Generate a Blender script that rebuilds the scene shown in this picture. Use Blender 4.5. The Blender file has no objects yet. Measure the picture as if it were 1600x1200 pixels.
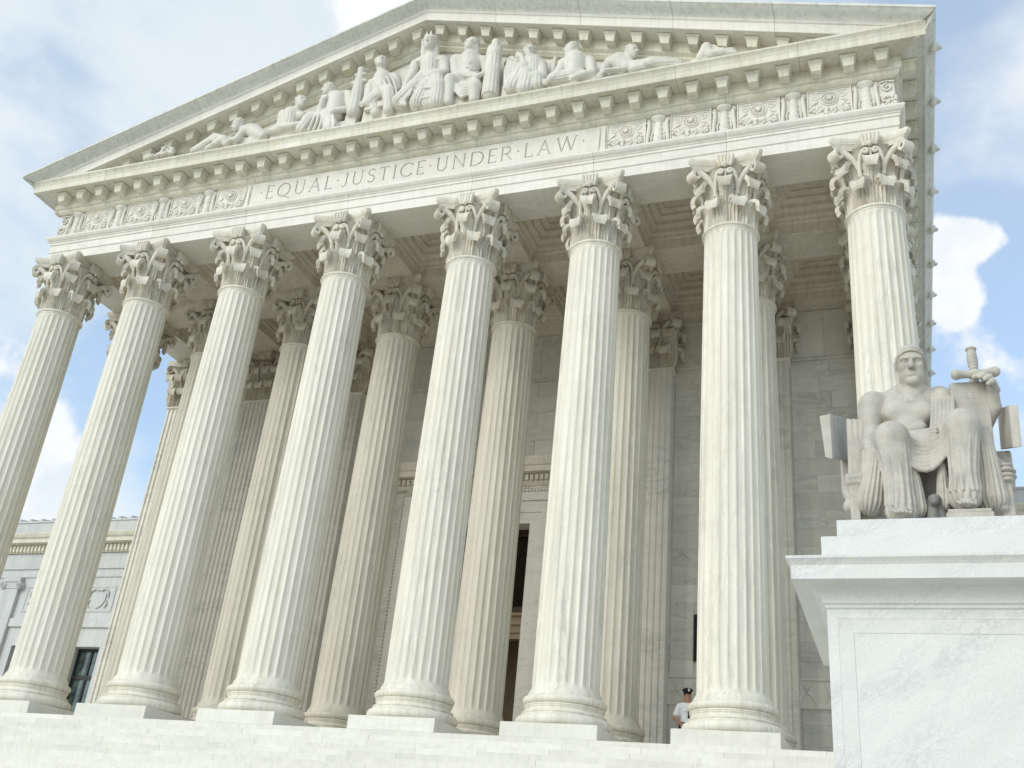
import bpy, bmesh, math, random
import numpy as np
from mathutils import Matrix, Vector
R = math.radians
scn = bpy.context.scene
col = scn.collection

# ------------------------------------------------------------------ camera
CAM_LOC = Vector((12.18805, -21.03535, -2.7503))
cam_d = bpy.data.cameras.new("camera")
cam = bpy.data.objects.new("camera", cam_d)
cam.location = CAM_LOC
cam.rotation_euler = (2.0347, -0.0926, 0.3456)
cam_d.sensor_width = 36.0
cam_d.lens = 1580.5943 / 1600.0 * 36.0
cam_d.clip_start = 0.1
cam_d.clip_end = 3000
col.objects.link(cam)
scn.camera = cam

# ------------------------------------------------------------------ world
SUN_DIR = Vector((-0.42, -0.76, 0.47)).normalized()
EL = math.asin(SUN_DIR.z)
w = bpy.data.worlds.new("World")
scn.world = w
w.use_nodes = True
nt = w.node_tree
for n in list(nt.nodes):
    nt.nodes.remove(n)
def wn(t, **k):
    n = nt.nodes.new(t)
    for a, b in k.items():
        setattr(n, a, b)
    return n
def wl(a, b):
    nt.links.new(a, b)
wo = wn("ShaderNodeOutputWorld")
bg = wn("ShaderNodeBackground")
bg.inputs["Strength"].default_value = 0.13
wl(bg.outputs[0], wo.inputs[0])
sky = wn("ShaderNodeTexSky", sky_type='NISHITA')
sky.sun_disc = False
sky.sun_elevation = EL
sky.sun_rotation = math.atan2(SUN_DIR.x, SUN_DIR.y)
sky.dust_density = 0.7
sky.ozone_density = 1.2
tc = wn("ShaderNodeTexCoord")
sep = wn("ShaderNodeSeparateXYZ")
wl(tc.outputs["Generated"], sep.inputs[0])
def wm(op, a, b=None, c=None, clamp=False):
    n = wn("ShaderNodeMath", operation=op)
    n.use_clamp = clamp
    for i, v in enumerate((a, b, c)):
        if v is None:
            continue
        if isinstance(v, (int, float)):
            n.inputs[i].default_value = v
        else:
            wl(v, n.inputs[i])
    return n.outputs[0]
# cloud layer seen as a plane overhead: direction / (height + a little)
den = wm('ADD', wm('MAXIMUM', sep.outputs[2], 0.0), 0.28)
cx_ = wm('DIVIDE', sep.outputs[0], den)
cy_ = wm('DIVIDE', sep.outputs[1], den)
comb = wn("ShaderNodeCombineXYZ")
wl(cx_, comb.inputs[0]); wl(cy_, comb.inputs[1])
comb.inputs[2].default_value = 3.7
nz = wn("ShaderNodeTexNoise")
nz.inputs["Scale"].default_value = 2.3
nz.inputs["Detail"].default_value = 9
nz.inputs["Roughness"].default_value = 0.55
nz.inputs["Distortion"].default_value = 0.25
wl(comb.outputs[0], nz.inputs["Vector"])
nz2 = wn("ShaderNodeTexNoise")
nz2.inputs["Scale"].default_value = 0.9
nz2.inputs["Detail"].default_value = 4
comb2 = wn("ShaderNodeVectorMath", operation='ADD')
comb2.inputs[1].default_value = (4.1, 1.7, 0)
wl(comb.outputs[0], comb2.inputs[0])
wl(comb2.outputs[0], nz2.inputs["Vector"])
dens = wm('ADD', wm('MULTIPLY', nz.outputs[0], 1.0), wm('MULTIPLY', nz2.outputs[0], 0.55))
# individual cloud banks and gaps at their bearings in the sky
_q = cam.rotation_euler.to_matrix()
def banks(start, lst):
    out = start
    for (px, py, rad, amt) in lst:
        d = (_q @ Vector(((px - 800) / 1580.6, -(py - 600) / 1580.6, -1.0))).normalized()
        vm = wn("ShaderNodeVectorMath", operation='DOT_PRODUCT'); vm.inputs[1].default_value = d
        wl(tc.outputs["Generated"], vm.inputs[0])
        mr = wn("ShaderNodeMapRange", interpolation_type='SMOOTHSTEP')
        mr.inputs["From Min"].default_value = math.cos(R(rad)); mr.inputs["From Max"].default_value = 1.0
        mr.inputs["To Max"].default_value = amt
        wl(vm.outputs["Value"], mr.inputs["Value"])
        out = wm('ADD', out, mr.outputs[0])
    return out
dens = banks(dens, ((1540, 480, 7, -0.30), (1510, 170, 9, -0.16), (130, 600, 5, -0.14), (60, 720, 6, 0.12), (30, 430, 7, 0.10), (480, 40, 6, 0.06)))
# crisp heaped clouds: finer noise with a hard threshold
nc = wn("ShaderNodeTexNoise"); nc.inputs["Scale"].default_value = 13; nc.inputs["Detail"].default_value = 12; nc.inputs["Roughness"].default_value = 0.58
wl(tc.outputs["Generated"], nc.inputs["Vector"])
heap = wm('ADD', wm('MULTIPLY', nc.outputs[0], 0.9), wm('MULTIPLY', nz2.outputs[0], 0.25))
heap = banks(heap, ((1475, 385, 2.4, 0.36), (1530, 372, 1.7, 0.26), (1485, 460, 2.2, 0.30), (1500, 545, 2.6, 0.22), (1590, 600, 2.4, 0.20), (60, 760, 6, 0.26), (20, 640, 4, 0.2), (620, 20, 5, 0.22)))
hr2 = wn("ShaderNodeMapRange", interpolation_type='SMOOTHSTEP')
hr2.inputs["From Min"].default_value = 0.72; hr2.inputs["From Max"].default_value = 0.90
wl(heap, hr2.inputs["Value"])
ramp = wn("ShaderNodeMapRange", interpolation_type='SMOOTHSTEP')
ramp.inputs["From Min"].default_value = 0.66
ramp.inputs["From Max"].default_value = 0.86
wl(dens, ramp.inputs["Value"])
cov = wm('ADD', wm('MULTIPLY', ramp.outputs[0], 0.48), 0.44, clamp=True)
# clouds vary between white tops and pale grey-blue undersides
crp = wn("ShaderNodeValToRGB")
crp.color_ramp.elements[0].position = 0.35
crp.color_ramp.elements[0].color = (4.75, 5.45, 5.9, 1)
crp.color_ramp.elements[1].position = 0.65
crp.color_ramp.elements[1].color = (5.65, 6.02, 6.25, 1)
wl(nz.outputs[0], crp.inputs[0])
mixc = wn("ShaderNodeMixRGB")
wl(cov, mixc.inputs[0]); 
skyb = wn("ShaderNodeMixRGB", blend_type='MULTIPLY')
skyb.inputs[0].default_value = 1.0
skyb.inputs[2].default_value = (1.22, 1.56, 1.74, 1)
wl(sky.outputs[0], skyb.inputs[1])
wl(skyb.outputs[0], mixc.inputs[1]); wl(crp.outputs[0], mixc.inputs[2])
mixh = wn("ShaderNodeMixRGB")
hcol = wn("ShaderNodeValToRGB")
hcol.color_ramp.elements[0].position = 0.35; hcol.color_ramp.elements[0].color = (5.4, 5.75, 6.0, 1)
hcol.color_ramp.elements[1].position = 0.60; hcol.color_ramp.elements[1].color = (6.6, 6.7, 6.75, 1)
wl(nc.outputs[0], hcol.inputs[0])
wl(wm('MULTIPLY', hr2.outputs[0], 0.92), mixh.inputs[0]); wl(mixc.outputs[0], mixh.inputs[1]); wl(hcol.outputs[0], mixh.inputs[2])
wl(mixh.outputs[0], bg.inputs["Color"])

# ------------------------------------------------------------------ sun
sd = bpy.data.lights.new("sun", 'SUN')
sd.energy = 1.45
sd.angle = R(36)
sd.color = (1.0, 0.94, 0.83)
sun = bpy.data.objects.new("sun", sd)
sun.rotation_euler = SUN_DIR.to_track_quat('Z', 'Y').to_euler()
sun.location = (-30, -40, 60)
col.objects.link(sun)

scn.view_settings.view_transform = 'Standard'
scn.view_settings.look = 'None'
scn.view_settings.gamma = 1.0
scn.view_settings.use_curve_mapping = False
scn.view_settings.exposure = 0.27
scn.render.engine = 'CYCLES'
scn.cycles.max_bounces = 12
scn.cycles.diffuse_bounces = 9

# ------------------------------------------------------------------ materials
def new_mat(name):
    m = bpy.data.materials.new(name)
    m.use_nodes = True
    return m, m.node_tree, m.node_tree.nodes["Principled BSDF"]

def marble(name, base, tint, vein=0.12, scale=1.0, stretch=(1, 1, 1), rough=0.55, rnd=0.10, stain=0.10,
           stain_col=(0.42, 0.36, 0.24), bump=0.06, vein_col=(0.42, 0.43, 0.43), vein_scale=1.0, streak=0.06, tilt=0.0, by_place=False):
    """veined stone: object coordinates shifted per object, soft clouds, veins, warm stains, fine grain"""
    m, t, b = new_mat(name)
    N, L = t.nodes, t.links
    def nd(ty, **k):
        n = N.new(ty)
        for a, c in k.items():
            setattr(n, a, c)
        return n
    tcn = nd("ShaderNodeTexCoord")
    oi = nd("ShaderNodeObjectInfo")
    mul = nd("ShaderNodeMath", operation='MULTIPLY'); mul.inputs[1].default_value = 173.0
    L.new(oi.outputs["Random"], mul.inputs[0])
    if by_place:     # pieces that share an origin share one continuous pattern
        mul = nd("ShaderNodeVectorMath", operation='SCALE'); mul.inputs["Scale"].default_value = 7.3
        L.new(oi.outputs["Location"], mul.inputs[0])
    add = nd("ShaderNodeVectorMath", operation='ADD')
    L.new(tcn.outputs["Object"], add.inputs[0]); L.new(mul.outputs[0], add.inputs[1])
    mp = nd("ShaderNodeMapping")
    mp.inputs["Scale"].default_value = tuple(s * scale for s in stretch)
    if tilt:
        rt = nd("ShaderNodeVectorRotate", rotation_type='Y_AXIS'); rt.inputs["Angle"].default_value = tilt
        L.new(add.outputs[0], rt.inputs[0]); L.new(rt.outputs[0], mp.inputs[0])
    else:
        L.new(add.outputs[0], mp.inputs[0])
    # broad clouds
    c1 = nd("ShaderNodeTexNoise"); c1.inputs["Scale"].default_value = 1.1; c1.inputs["Detail"].default_value = 7
    c1.inputs["Distortion"].default_value = 0.6
    L.new(mp.outputs[0], c1.inputs["Vector"])
    mixa = nd("ShaderNodeMixRGB"); mixa.inputs[1].default_value = (*base, 1); mixa.inputs[2].default_value = (*tint, 1)
    r1 = nd("ShaderNodeMapRange"); r1.inputs[1].default_value = 0.35; r1.inputs[2].default_value = 0.68
    L.new(c1.outputs[0], r1.inputs[0]); L.new(r1.outputs[0], mixa.inputs[0])
    # veins : thin band of a warped noise
    v1 = nd("ShaderNodeTexNoise"); v1.inputs["Scale"].default_value = 1.6 * vein_scale; v1.inputs["Detail"].default_value = 9
    v1.inputs["Roughness"].default_value = 0.62; v1.inputs["Distortion"].default_value = 1.3
    L.new(mp.outputs[0], v1.inputs["Vector"])
    s1 = nd("ShaderNodeMath", operation='SUBTRACT'); s1.inputs[1].default_value = 0.5
    a1 = nd("ShaderNodeMath", operation='ABSOLUTE')
    L.new(v1.outputs[0], s1.inputs[0]); L.new(s1.outputs[0], a1.inputs[0])
    r2 = nd("ShaderNodeMapRange", interpolation_type='SMOOTHSTEP'); r2.inputs[1].default_value = 0.0; r2.inputs[2].default_value = 0.075
    r2.inputs[3].default_value = 1.0; r2.inputs[4].default_value = 0.0
    L.new(a1.outputs[0], r2.inputs[0])
    gate = nd("ShaderNodeTexNoise"); gate.inputs["Scale"].default_value = 0.8; gate.inputs["Detail"].default_value = 3
    L.new(mp.outputs[0], gate.inputs["Vector"])
    rg = nd("ShaderNodeMapRange"); rg.inputs[1].default_value = 0.42; rg.inputs[2].default_value = 0.7
    L.new(gate.outputs[0], rg.inputs[0])
    mv = nd("ShaderNodeMath", operation='MULTIPLY'); L.new(r2.outputs[0], mv.inputs[0]); L.new(rg.outputs[0], mv.inputs[1])
    mv2 = nd("ShaderNodeMath", operation='MULTIPLY'); mv2.inputs[1].default_value = vein; L.new(mv.outputs[0], mv2.inputs[0])
    mixb = nd("ShaderNodeMixRGB"); mixb.inputs[2].default_value = (*vein_col, 1)
    L.new(mv2.outputs[0], mixb.inputs[0]); L.new(mixa.outputs[0], mixb.inputs[1])
    # warm stains
    st = nd("ShaderNodeTexNoise"); st.inputs["Scale"].default_value = 2.3; st.inputs["Detail"].default_value = 8; st.inputs["Roughness"].default_value = 0.6
    L.new(add.outputs[0], st.inputs["Vector"])
    r3 = nd("ShaderNodeMapRange"); r3.inputs[1].default_value = 0.50; r3.inputs[2].default_value = 0.78; r3.inputs[4].default_value = stain
    L.new(st.outputs[0], r3.inputs[0])
    mixd = nd("ShaderNodeMixRGB"); mixd.inputs[2].default_value = (*stain_col, 1)
    L.new(r3.outputs[0], mixd.inputs[0]); L.new(mixb.outputs[0], mixd.inputs[1])
    # rain streaks: noise stretched along z
    mps = nd("ShaderNodeMapping"); mps.inputs["Scale"].default_value = (9, 9, 0.35)
    L.new(add.outputs[0], mps.inputs[0])
    sk = nd("ShaderNodeTexNoise"); sk.inputs["Scale"].default_value = 1.0; sk.inputs["Detail"].default_value = 6
    L.new(mps.outputs[0], sk.inputs["Vector"])
    r4 = nd("ShaderNodeMapRange"); r4.inputs[1].default_value = 0.45; r4.inputs[2].default_value = 0.75; r4.inputs[3].default_value = 1.0; r4.inputs[4].default_value = 1.0 - streak * 3
    L.new(sk.outputs[0], r4.inputs[0])
    # per object tone
    r5 = nd("ShaderNodeMapRange"); r5.inputs[3].default_value = 1.0 - rnd; r5.inputs[4].default_value = 1.0 + rnd * 0.45
    L.new(oi.outputs["Random"], r5.inputs[0])
    mm = nd("ShaderNodeMath", operation='MULTIPLY'); L.new(r4.outputs[0], mm.inputs[0]); L.new(r5.outputs[0], mm.inputs[1])
    # fine speckle
    fs = nd("ShaderNodeTexNoise"); fs.inputs["Scale"].default_value = 38; fs.inputs["Detail"].default_value = 3
    L.new(add.outputs[0], fs.inputs["Vector"])
    r6 = nd("ShaderNodeMapRange"); r6.inputs[1].default_value = 0.3; r6.inputs[2].default_value = 0.7; r6.inputs[3].default_value = 0.95; r6.inputs[4].default_value = 1.05
    L.new(fs.outputs[0], r6.inputs[0])
    mm2 = nd("ShaderNodeMath", operation='MULTIPLY'); L.new(mm.outputs[0], mm2.inputs[0]); L.new(r6.outputs[0], mm2.inputs[1])
    fin = nd("ShaderNodeVectorMath", operation='SCALE')
    L.new(mixd.outputs[0], fin.inputs[0]); L.new(mm2.outputs[0], fin.inputs["Scale"])
    L.new(fin.outputs[0], b.inputs["Base Color"])
    b.inputs["Roughness"].default_value = rough
    b.inputs["Specular IOR Level"].default_value = 0.3
    bp = nd("ShaderNodeBump"); bp.inputs["Strength"].default_value = bump; bp.inputs["Distance"].default_value = 0.02
    bn = nd("ShaderNodeTexNoise"); bn.inputs["Scale"].default_value = 14; bn.inputs["Detail"].default_value = 8
    L.new(add.outputs[0], bn.inputs["Vector"]); L.new(bn.outputs[0], bp.inputs["Height"]); L.new(bp.outputs[0], b.inputs["Normal"])
    return m

def plain(name, c, rough=0.6, metallic=0.0, spec=0.3, var=0.12, sc=12):
    m, t, b = new_mat(name)
    n = t.nodes.new("ShaderNodeTexNoise"); n.inputs["Scale"].default_value = sc; n.inputs["Detail"].default_value = 5
    tcn = t.nodes.new("ShaderNodeTexCoord"); t.links.new(tcn.outputs["Object"], n.inputs["Vector"])
    r = t.nodes.new("ShaderNodeValToRGB")
    r.color_ramp.elements[0].position = 0.3; r.color_ramp.elements[1].position = 0.7
    r.color_ramp.elements[0].color = (*[v * (1 - var) for v in c], 1); r.color_ramp.elements[1].color = (*[min(1, v * (1 + var)) for v in c], 1)
    t.links.new(n.outputs[0], r.inputs[0]); t.links.new(r.outputs[0], b.inputs["Base Color"])
    b.inputs["Roughness"].default_value = rough; b.inputs["Metallic"].default_value = metallic
    b.inputs["Specular IOR Level"].default_value = spec
    return m

M = {}
M['col'] = marble("column_marble", (0.785, 0.757, 0.665), (0.725, 0.69, 0.585), by_place=True, vein=0.42, stretch=(2.6, 2.6, 0.3), stain=0.16, streak=0.055, rnd=0.012, vein_col=(0.40, 0.40, 0.38))
M['cap'] = marble("capital_marble", (0.75, 0.725, 0.635), (0.655, 0.62, 0.525), vein=0.2, scale=2.4, stain=0.55, stain_col=(0.40, 0.29, 0.15), streak=0.05, rnd=0.14, bump=0.45)
M['ent'] = marble("entablature_marble", (0.775, 0.755, 0.685), (0.715, 0.69, 0.615), vein=0.25, stretch=(0.5, 1, 1.6), stain=0.12, streak=0.03, rnd=0.05)
M['soffit'] = marble("cornice_marble", (0.75, 0.73, 0.625), (0.67, 0.645, 0.525), vein=0.18, stretch=(0.6, 1, 1.2), stain=0.3, stain_col=(0.45, 0.36, 0.18), rnd=0.10)
M['sima'] = marble("weathered_marble", (0.73, 0.735, 0.68), (0.66, 0.67, 0.61), vein=0.2, scale=0.6, stretch=(0.8, 1, 1), stain=0.10, stain_col=(0.38, 0.41, 0.37), streak=0.07, rnd=0.07)
M['wall'] = marble("wall_marble", (0.80, 0.78, 0.715), (0.74, 0.72, 0.655), vein=0.42, stretch=(0.55, 0.55, 1.7), scale=0.9, stain=0.12, rnd=0.09, vein_col=(0.33, 0.34, 0.34), streak=0.02)
M['ceil'] = marble("ceiling_marble", (0.79, 0.75, 0.655), (0.72, 0.675, 0.57), vein=0.35, stretch=(0.5, 1.2, 1), stain=0.25, stain_col=(0.48, 0.37, 0.22), rnd=0.08)
M['step'] = marble("step_marble", (0.76, 0.745, 0.68), (0.70, 0.68, 0.615), vein=0.2, stretch=(0.5, 1, 1.4), stain=0.12, rnd=0.06, streak=0.03)
M['ped'] = marble("pedestal_marble", (0.705, 0.71, 0.69), (0.665, 0.672, 0.655), vein=0.36, vein_scale=2.0, scale=1.7, tilt=0.62, stretch=(0.55, 1, 1.7), stain=0.05, vein_col=(0.32, 0.34, 0.37), rnd=0.02, streak=0.0, rough=0.4, bump=0.03)
M['statue'] = marble("statue_marble", (0.56, 0.53, 0.465), (0.46, 0.435, 0.375), vein=0.25, scale=2.2, stretch=(1, 1, 1.8), stain=0.42, stain_col=(0.25, 0.24, 0.22), rnd=0.03, streak=0.05, bump=0.15)
M['fig'] = marble("relief_marble", (0.72, 0.70, 0.63), (0.65, 0.63, 0.555), vein=0.15, scale=1.4, stain=0.16, rnd=0.05, bump=0.12, streak=0.03)
M['carve_shade'] = marble("letter_shade_marble", (0.54, 0.53, 0.475), (0.47, 0.46, 0.41), vein=0.1, stain=0.1)  # darker than the slab: shade of the cut letters put into the colour
M['wing'] = marble("wing_marble", (0.58, 0.59, 0.585), (0.53, 0.54, 0.54), vein=0.15, stain=0.06, rnd=0.06)
M['ground'] = marble("plaza_stone", (0.62, 0.58, 0.505), (0.54, 0.505, 0.435), vein=0.05, scale=0.3, stain=0.1, rnd=0.0)
M['bronze'] = plain("dark_bronze", (0.045, 0.028, 0.018), rough=0.45, metallic=0.5)
M['brown'] = plain("brown_stone", (0.34, 0.26, 0.17), rough=0.6)
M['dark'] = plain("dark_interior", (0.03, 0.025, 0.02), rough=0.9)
M['frame'] = plain("dark_window_frame", (0.03, 0.03, 0.032), rough=0.5)
def glass_mat():
    m, t, b = new_mat("dark_window_glass")
    b.inputs["Base Color"].default_value = (0.03, 0.05, 0.045, 1)
    b.inputs["Roughness"].default_value = 0.08
    b.inputs["Specular IOR Level"].default_value = 0.7
    n = t.nodes.new("ShaderNodeTexNoise"); n.inputs["Scale"].default_value = 3; n.inputs["Detail"].default_value = 4
    r = t.nodes.new("ShaderNodeValToRGB")
    r.color_ramp.elements[0].color = (0.02, 0.03, 0.03, 1); r.color_ramp.elements[1].color = (0.09, 0.13, 0.11, 1)
    r.color_ramp.elements[0].position = 0.4; r.color_ramp.elements[1].position = 0.65
    t.links.new(n.outputs[0], r.inputs[0]); t.links.new(r.outputs[0], b.inputs["Base Color"])
    return m
M['glass'] = glass_mat()
M['skin'] = plain("skin", (0.42, 0.23, 0.16), rough=0.55, var=0.1, sc=30)
M['shirt'] = plain("white_cotton", (0.84, 0.86, 0.90), rough=0.8, var=0.05, sc=20)
M['navy'] = plain("navy_cloth", (0.02, 0.022, 0.035), rough=0.8)
M['black'] = plain("black_felt", (0.015, 0.015, 0.018), rough=0.6)
M['badge'] = plain("silver_badge", (0.75, 0.74, 0.70), rough=0.3, metallic=0.6)
M['hair'] = plain("dark_hair", (0.05, 0.03, 0.02), rough=0.8)

# ------------------------------------------------------------------ helpers
def link(o, parent=None):
    col.objects.link(o)
    if parent is not None:
        o.parent = parent
    return o
def empty(name, loc=(0, 0, 0), label=None, cat=None, group=None, rz=0.0):
    o = bpy.data.objects.new(name, None)
    o.location = loc; o.rotation_euler = (0, 0, rz)
    o.empty_display_size = 0.2
    link(o); tag(o, label, cat, group)
    return o
def tag(o, label=None, cat=None, group=None, kind=None):
    if label: o["label"] = label
    if cat: o["category"] = cat
    if group: o["group"] = group
    if kind or cat: o["kind"] = kind or "thing"
    return o
def mesh(name, V, F, mat, smooth=False):
    me = bpy.data.meshes.new(name)
    me.from_pydata([tuple(map(float, v)) for v in V], [], [tuple(int(i) for i in f) for f in F])
    me.materials.append(mat)
    if smooth:
        me.polygons.foreach_set("use_smooth", [True] * len(me.polygons))
    me.update()
    return me
def sharpen(me, ang=38):
    """smooth shading with sharp edges above an angle"""
    bm = bmesh.new(); bm.from_mesh(me)
    bmesh.ops.recalc_face_normals(bm, faces=bm.faces)
    lim = R(ang)
    for e in bm.edges:
        if len(e.link_faces) == 2:
            e.smooth = e.calc_face_angle(0) < lim
        else:
            e.smooth = False
    for f in bm.faces:
        f.smooth = True
    bm.to_mesh(me); bm.free(); me.update()
    return me
def inst(name, me, parent=None, loc=(0, 0, 0), rot=(0, 0, 0), sc=(1, 1, 1)):
    o = bpy.data.objects.new(name, me)
    o.location = loc; o.rotation_euler = rot; o.scale = sc
    return link(o, parent)

class MB:
    """collects simple solids into one mesh"""
    def __init__(s): s.V = []; s.F = []
    def add(s, V, F):
        n = len(s.V); s.V += [tuple(v) for v in V]; s.F += [tuple(i + n for i in f) for f in F]
        return s
    def box(s, x0, x1, y0, y1, z0, z1):
        V = [(x0, y0, z0), (x1, y0, z0), (x1, y1, z0), (x0, y1, z0), (x0, y0, z1), (x1, y0, z1), (x1, y1, z1), (x0, y1, z1)]
        return s.add(V, [(3, 2, 1, 0), (4, 5, 6, 7), (0, 1, 5, 4), (1, 2, 6, 5), (2, 3, 7, 6), (3, 0, 4, 7)])
    def cbox(s, x0, x1, y0, y1, z0, z1, c=0.01):
        """box with chamfered front and side edges (12 side faces)"""
        V = []; ring = [(x0 + c, y0), (x1 - c, y0), (x1, y0 + c), (x1, y1), (x0, y1), (x0, y0 + c)]
        ri = [(x0 + c, y0 + c), (x1 - c, y0 + c), (x1 - c, y0 + c), (x1 - c, y1), (x0 + c, y1), (x0 + c, y0 + c)]
        for z, rr in ((z0, ri), (z0 + c, ring), (z1 - c, ring), (z1, ri)):
            V += [(a, b, z) for a, b in rr]
        F = []
        for k in range(3):
            for i in range(6):
                j = (i + 1) % 6
                F.append((k * 6 + i, k * 6 + j, k * 6 + 6 + j, k * 6 + 6 + i))
        F.append(tuple(range(5, -1, -1))); F.append(tuple(range(18, 24)))
        return s.add(V, F)
    def prism(s, poly, a0, a1, axis='x'):
        """poly: closed list of 2D points; extruded from a0 to a1 along axis (x: (y,z) / y: (x,z) / z: (x,y))"""
        n = len(poly); V = []
        for a in (a0, a1):
            for p, q in poly:
                V.append((a, p, q) if axis == 'x' else (p, a, q) if axis == 'y' else (p, q, a))
        F = [(i, (i + 1) % n, n + (i + 1) % n, n + i) for i in range(n)]
        F.append(tuple(range(n - 1, -1, -1))); F.append(tuple(range(n, 2 * n)))
        return s.add(V, F)
    def lathe(s, prof, n=32, cx=0, cy=0, cap=True):
        V = []; m = len(prof)
        for i in range(n):
            a = 2 * math.pi * i / n
            for r, z in prof: V.append((cx + r * math.cos(a), cy + r * math.sin(a), z))
        F = []
        for i in range(n):
            j = (i + 1) % n
            for k in range(m - 1): F.append((i * m + k, j * m + k, j * m + k + 1, i * m + k + 1))
        if cap:
            F.append(tuple(i * m for i in range(n - 1, -1, -1))); F.append(tuple(i * m + m - 1 for i in range(n)))
        return s.add(V, F)
    def tube(s, pts, rad, n=8, flat=1.0):
        """round tube along pts with radius list"""
        P = [Vector(p) for p in pts]; m = len(P)
        if isinstance(rad, (int, float)): rad = [rad] * m
        V = []; up = Vector((0.123, 0.97, 0.21)).normalized()
        for i, p in enumerate(P):
            d = (P[min(i + 1, m - 1)] - P[max(i - 1, 0)]).normalized()
            a = d.cross(up)
            if a.length < 1e-3: a = d.cross(Vector((1, 0, 0)))
            a.normalize(); b = a.cross(d).normalized()
            for k in range(n):
                t = 2 * math.pi * k / n
                V.append(p + a * (rad[i] * math.cos(t)) + b * (rad[i] * math.sin(t) * flat))
        F = [(i * n + k, i * n + (k + 1) % n, (i + 1) * n + (k + 1) % n, (i + 1) * n + k) for i in range(m - 1) for k in range(n)]
        F.append(tuple(range(n - 1, -1, -1))); F.append(tuple(range((m - 1) * n, m * n)))
        return s.add(V, F)
    def ball(s, c, r, nu=8, nv=6, sc=(1, 1, 1)):
        V = [(c[0], c[1], c[2] - r * sc[2])]
        for j in range(1, nv):
            t = -math.pi / 2 + math.pi * j / nv
            for i in range(nu):
                a = 2 * math.pi * i / nu
                V.append((c[0] + r * sc[0] * math.cos(t) * math.cos(a), c[1] + r * sc[1] * math.cos(t) * math.sin(a), c[2] + r * sc[2] * math.sin(t)))
        V.append((c[0], c[1], c[2] + r * sc[2])); F = []
        for i in range(nu): F.append((0, 1 + (i + 1) % nu, 1 + i))
        for j in range(nv - 2):
            for i in range(nu):
                a = 1 + j * nu; F.append((a + i, a + (i + 1) % nu, a + nu + (i + 1) % nu, a + nu + i))
        L_ = len(V) - 1; a = 1 + (nv - 2) * nu
        for i in range(nu): F.append((a + i, a + (i + 1) % nu, L_))
        return s.add(V, F)
    def me(s, name, mat, smooth=False, ang=None):
        m = mesh(name, s.V, s.F, mat, smooth)
        if ang: sharpen(m, ang)
        return m
    def obj(s, name, mat, parent=None, smooth=False, ang=None, **k):
        return inst(name, s.me(name, mat, smooth, ang), parent, **k)

def dup_tree(o, parent=None):
    c = o.copy(); col.objects.link(c)
    if parent is not None: c.parent = parent
    for ch in list(o.children): dup_tree(ch, c)
    return c

# a picture ray, used to read real positions off the survey of the photograph
_rot = cam.rotation_euler.to_matrix()
def at_y(px, py, y):
    d = _rot @ Vector(((px - 800) / 1580.5943, -(py - 600) / 1580.5943, -1.0))
    return CAM_LOC + d * ((y - CAM_LOC.y) / d.y)

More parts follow.
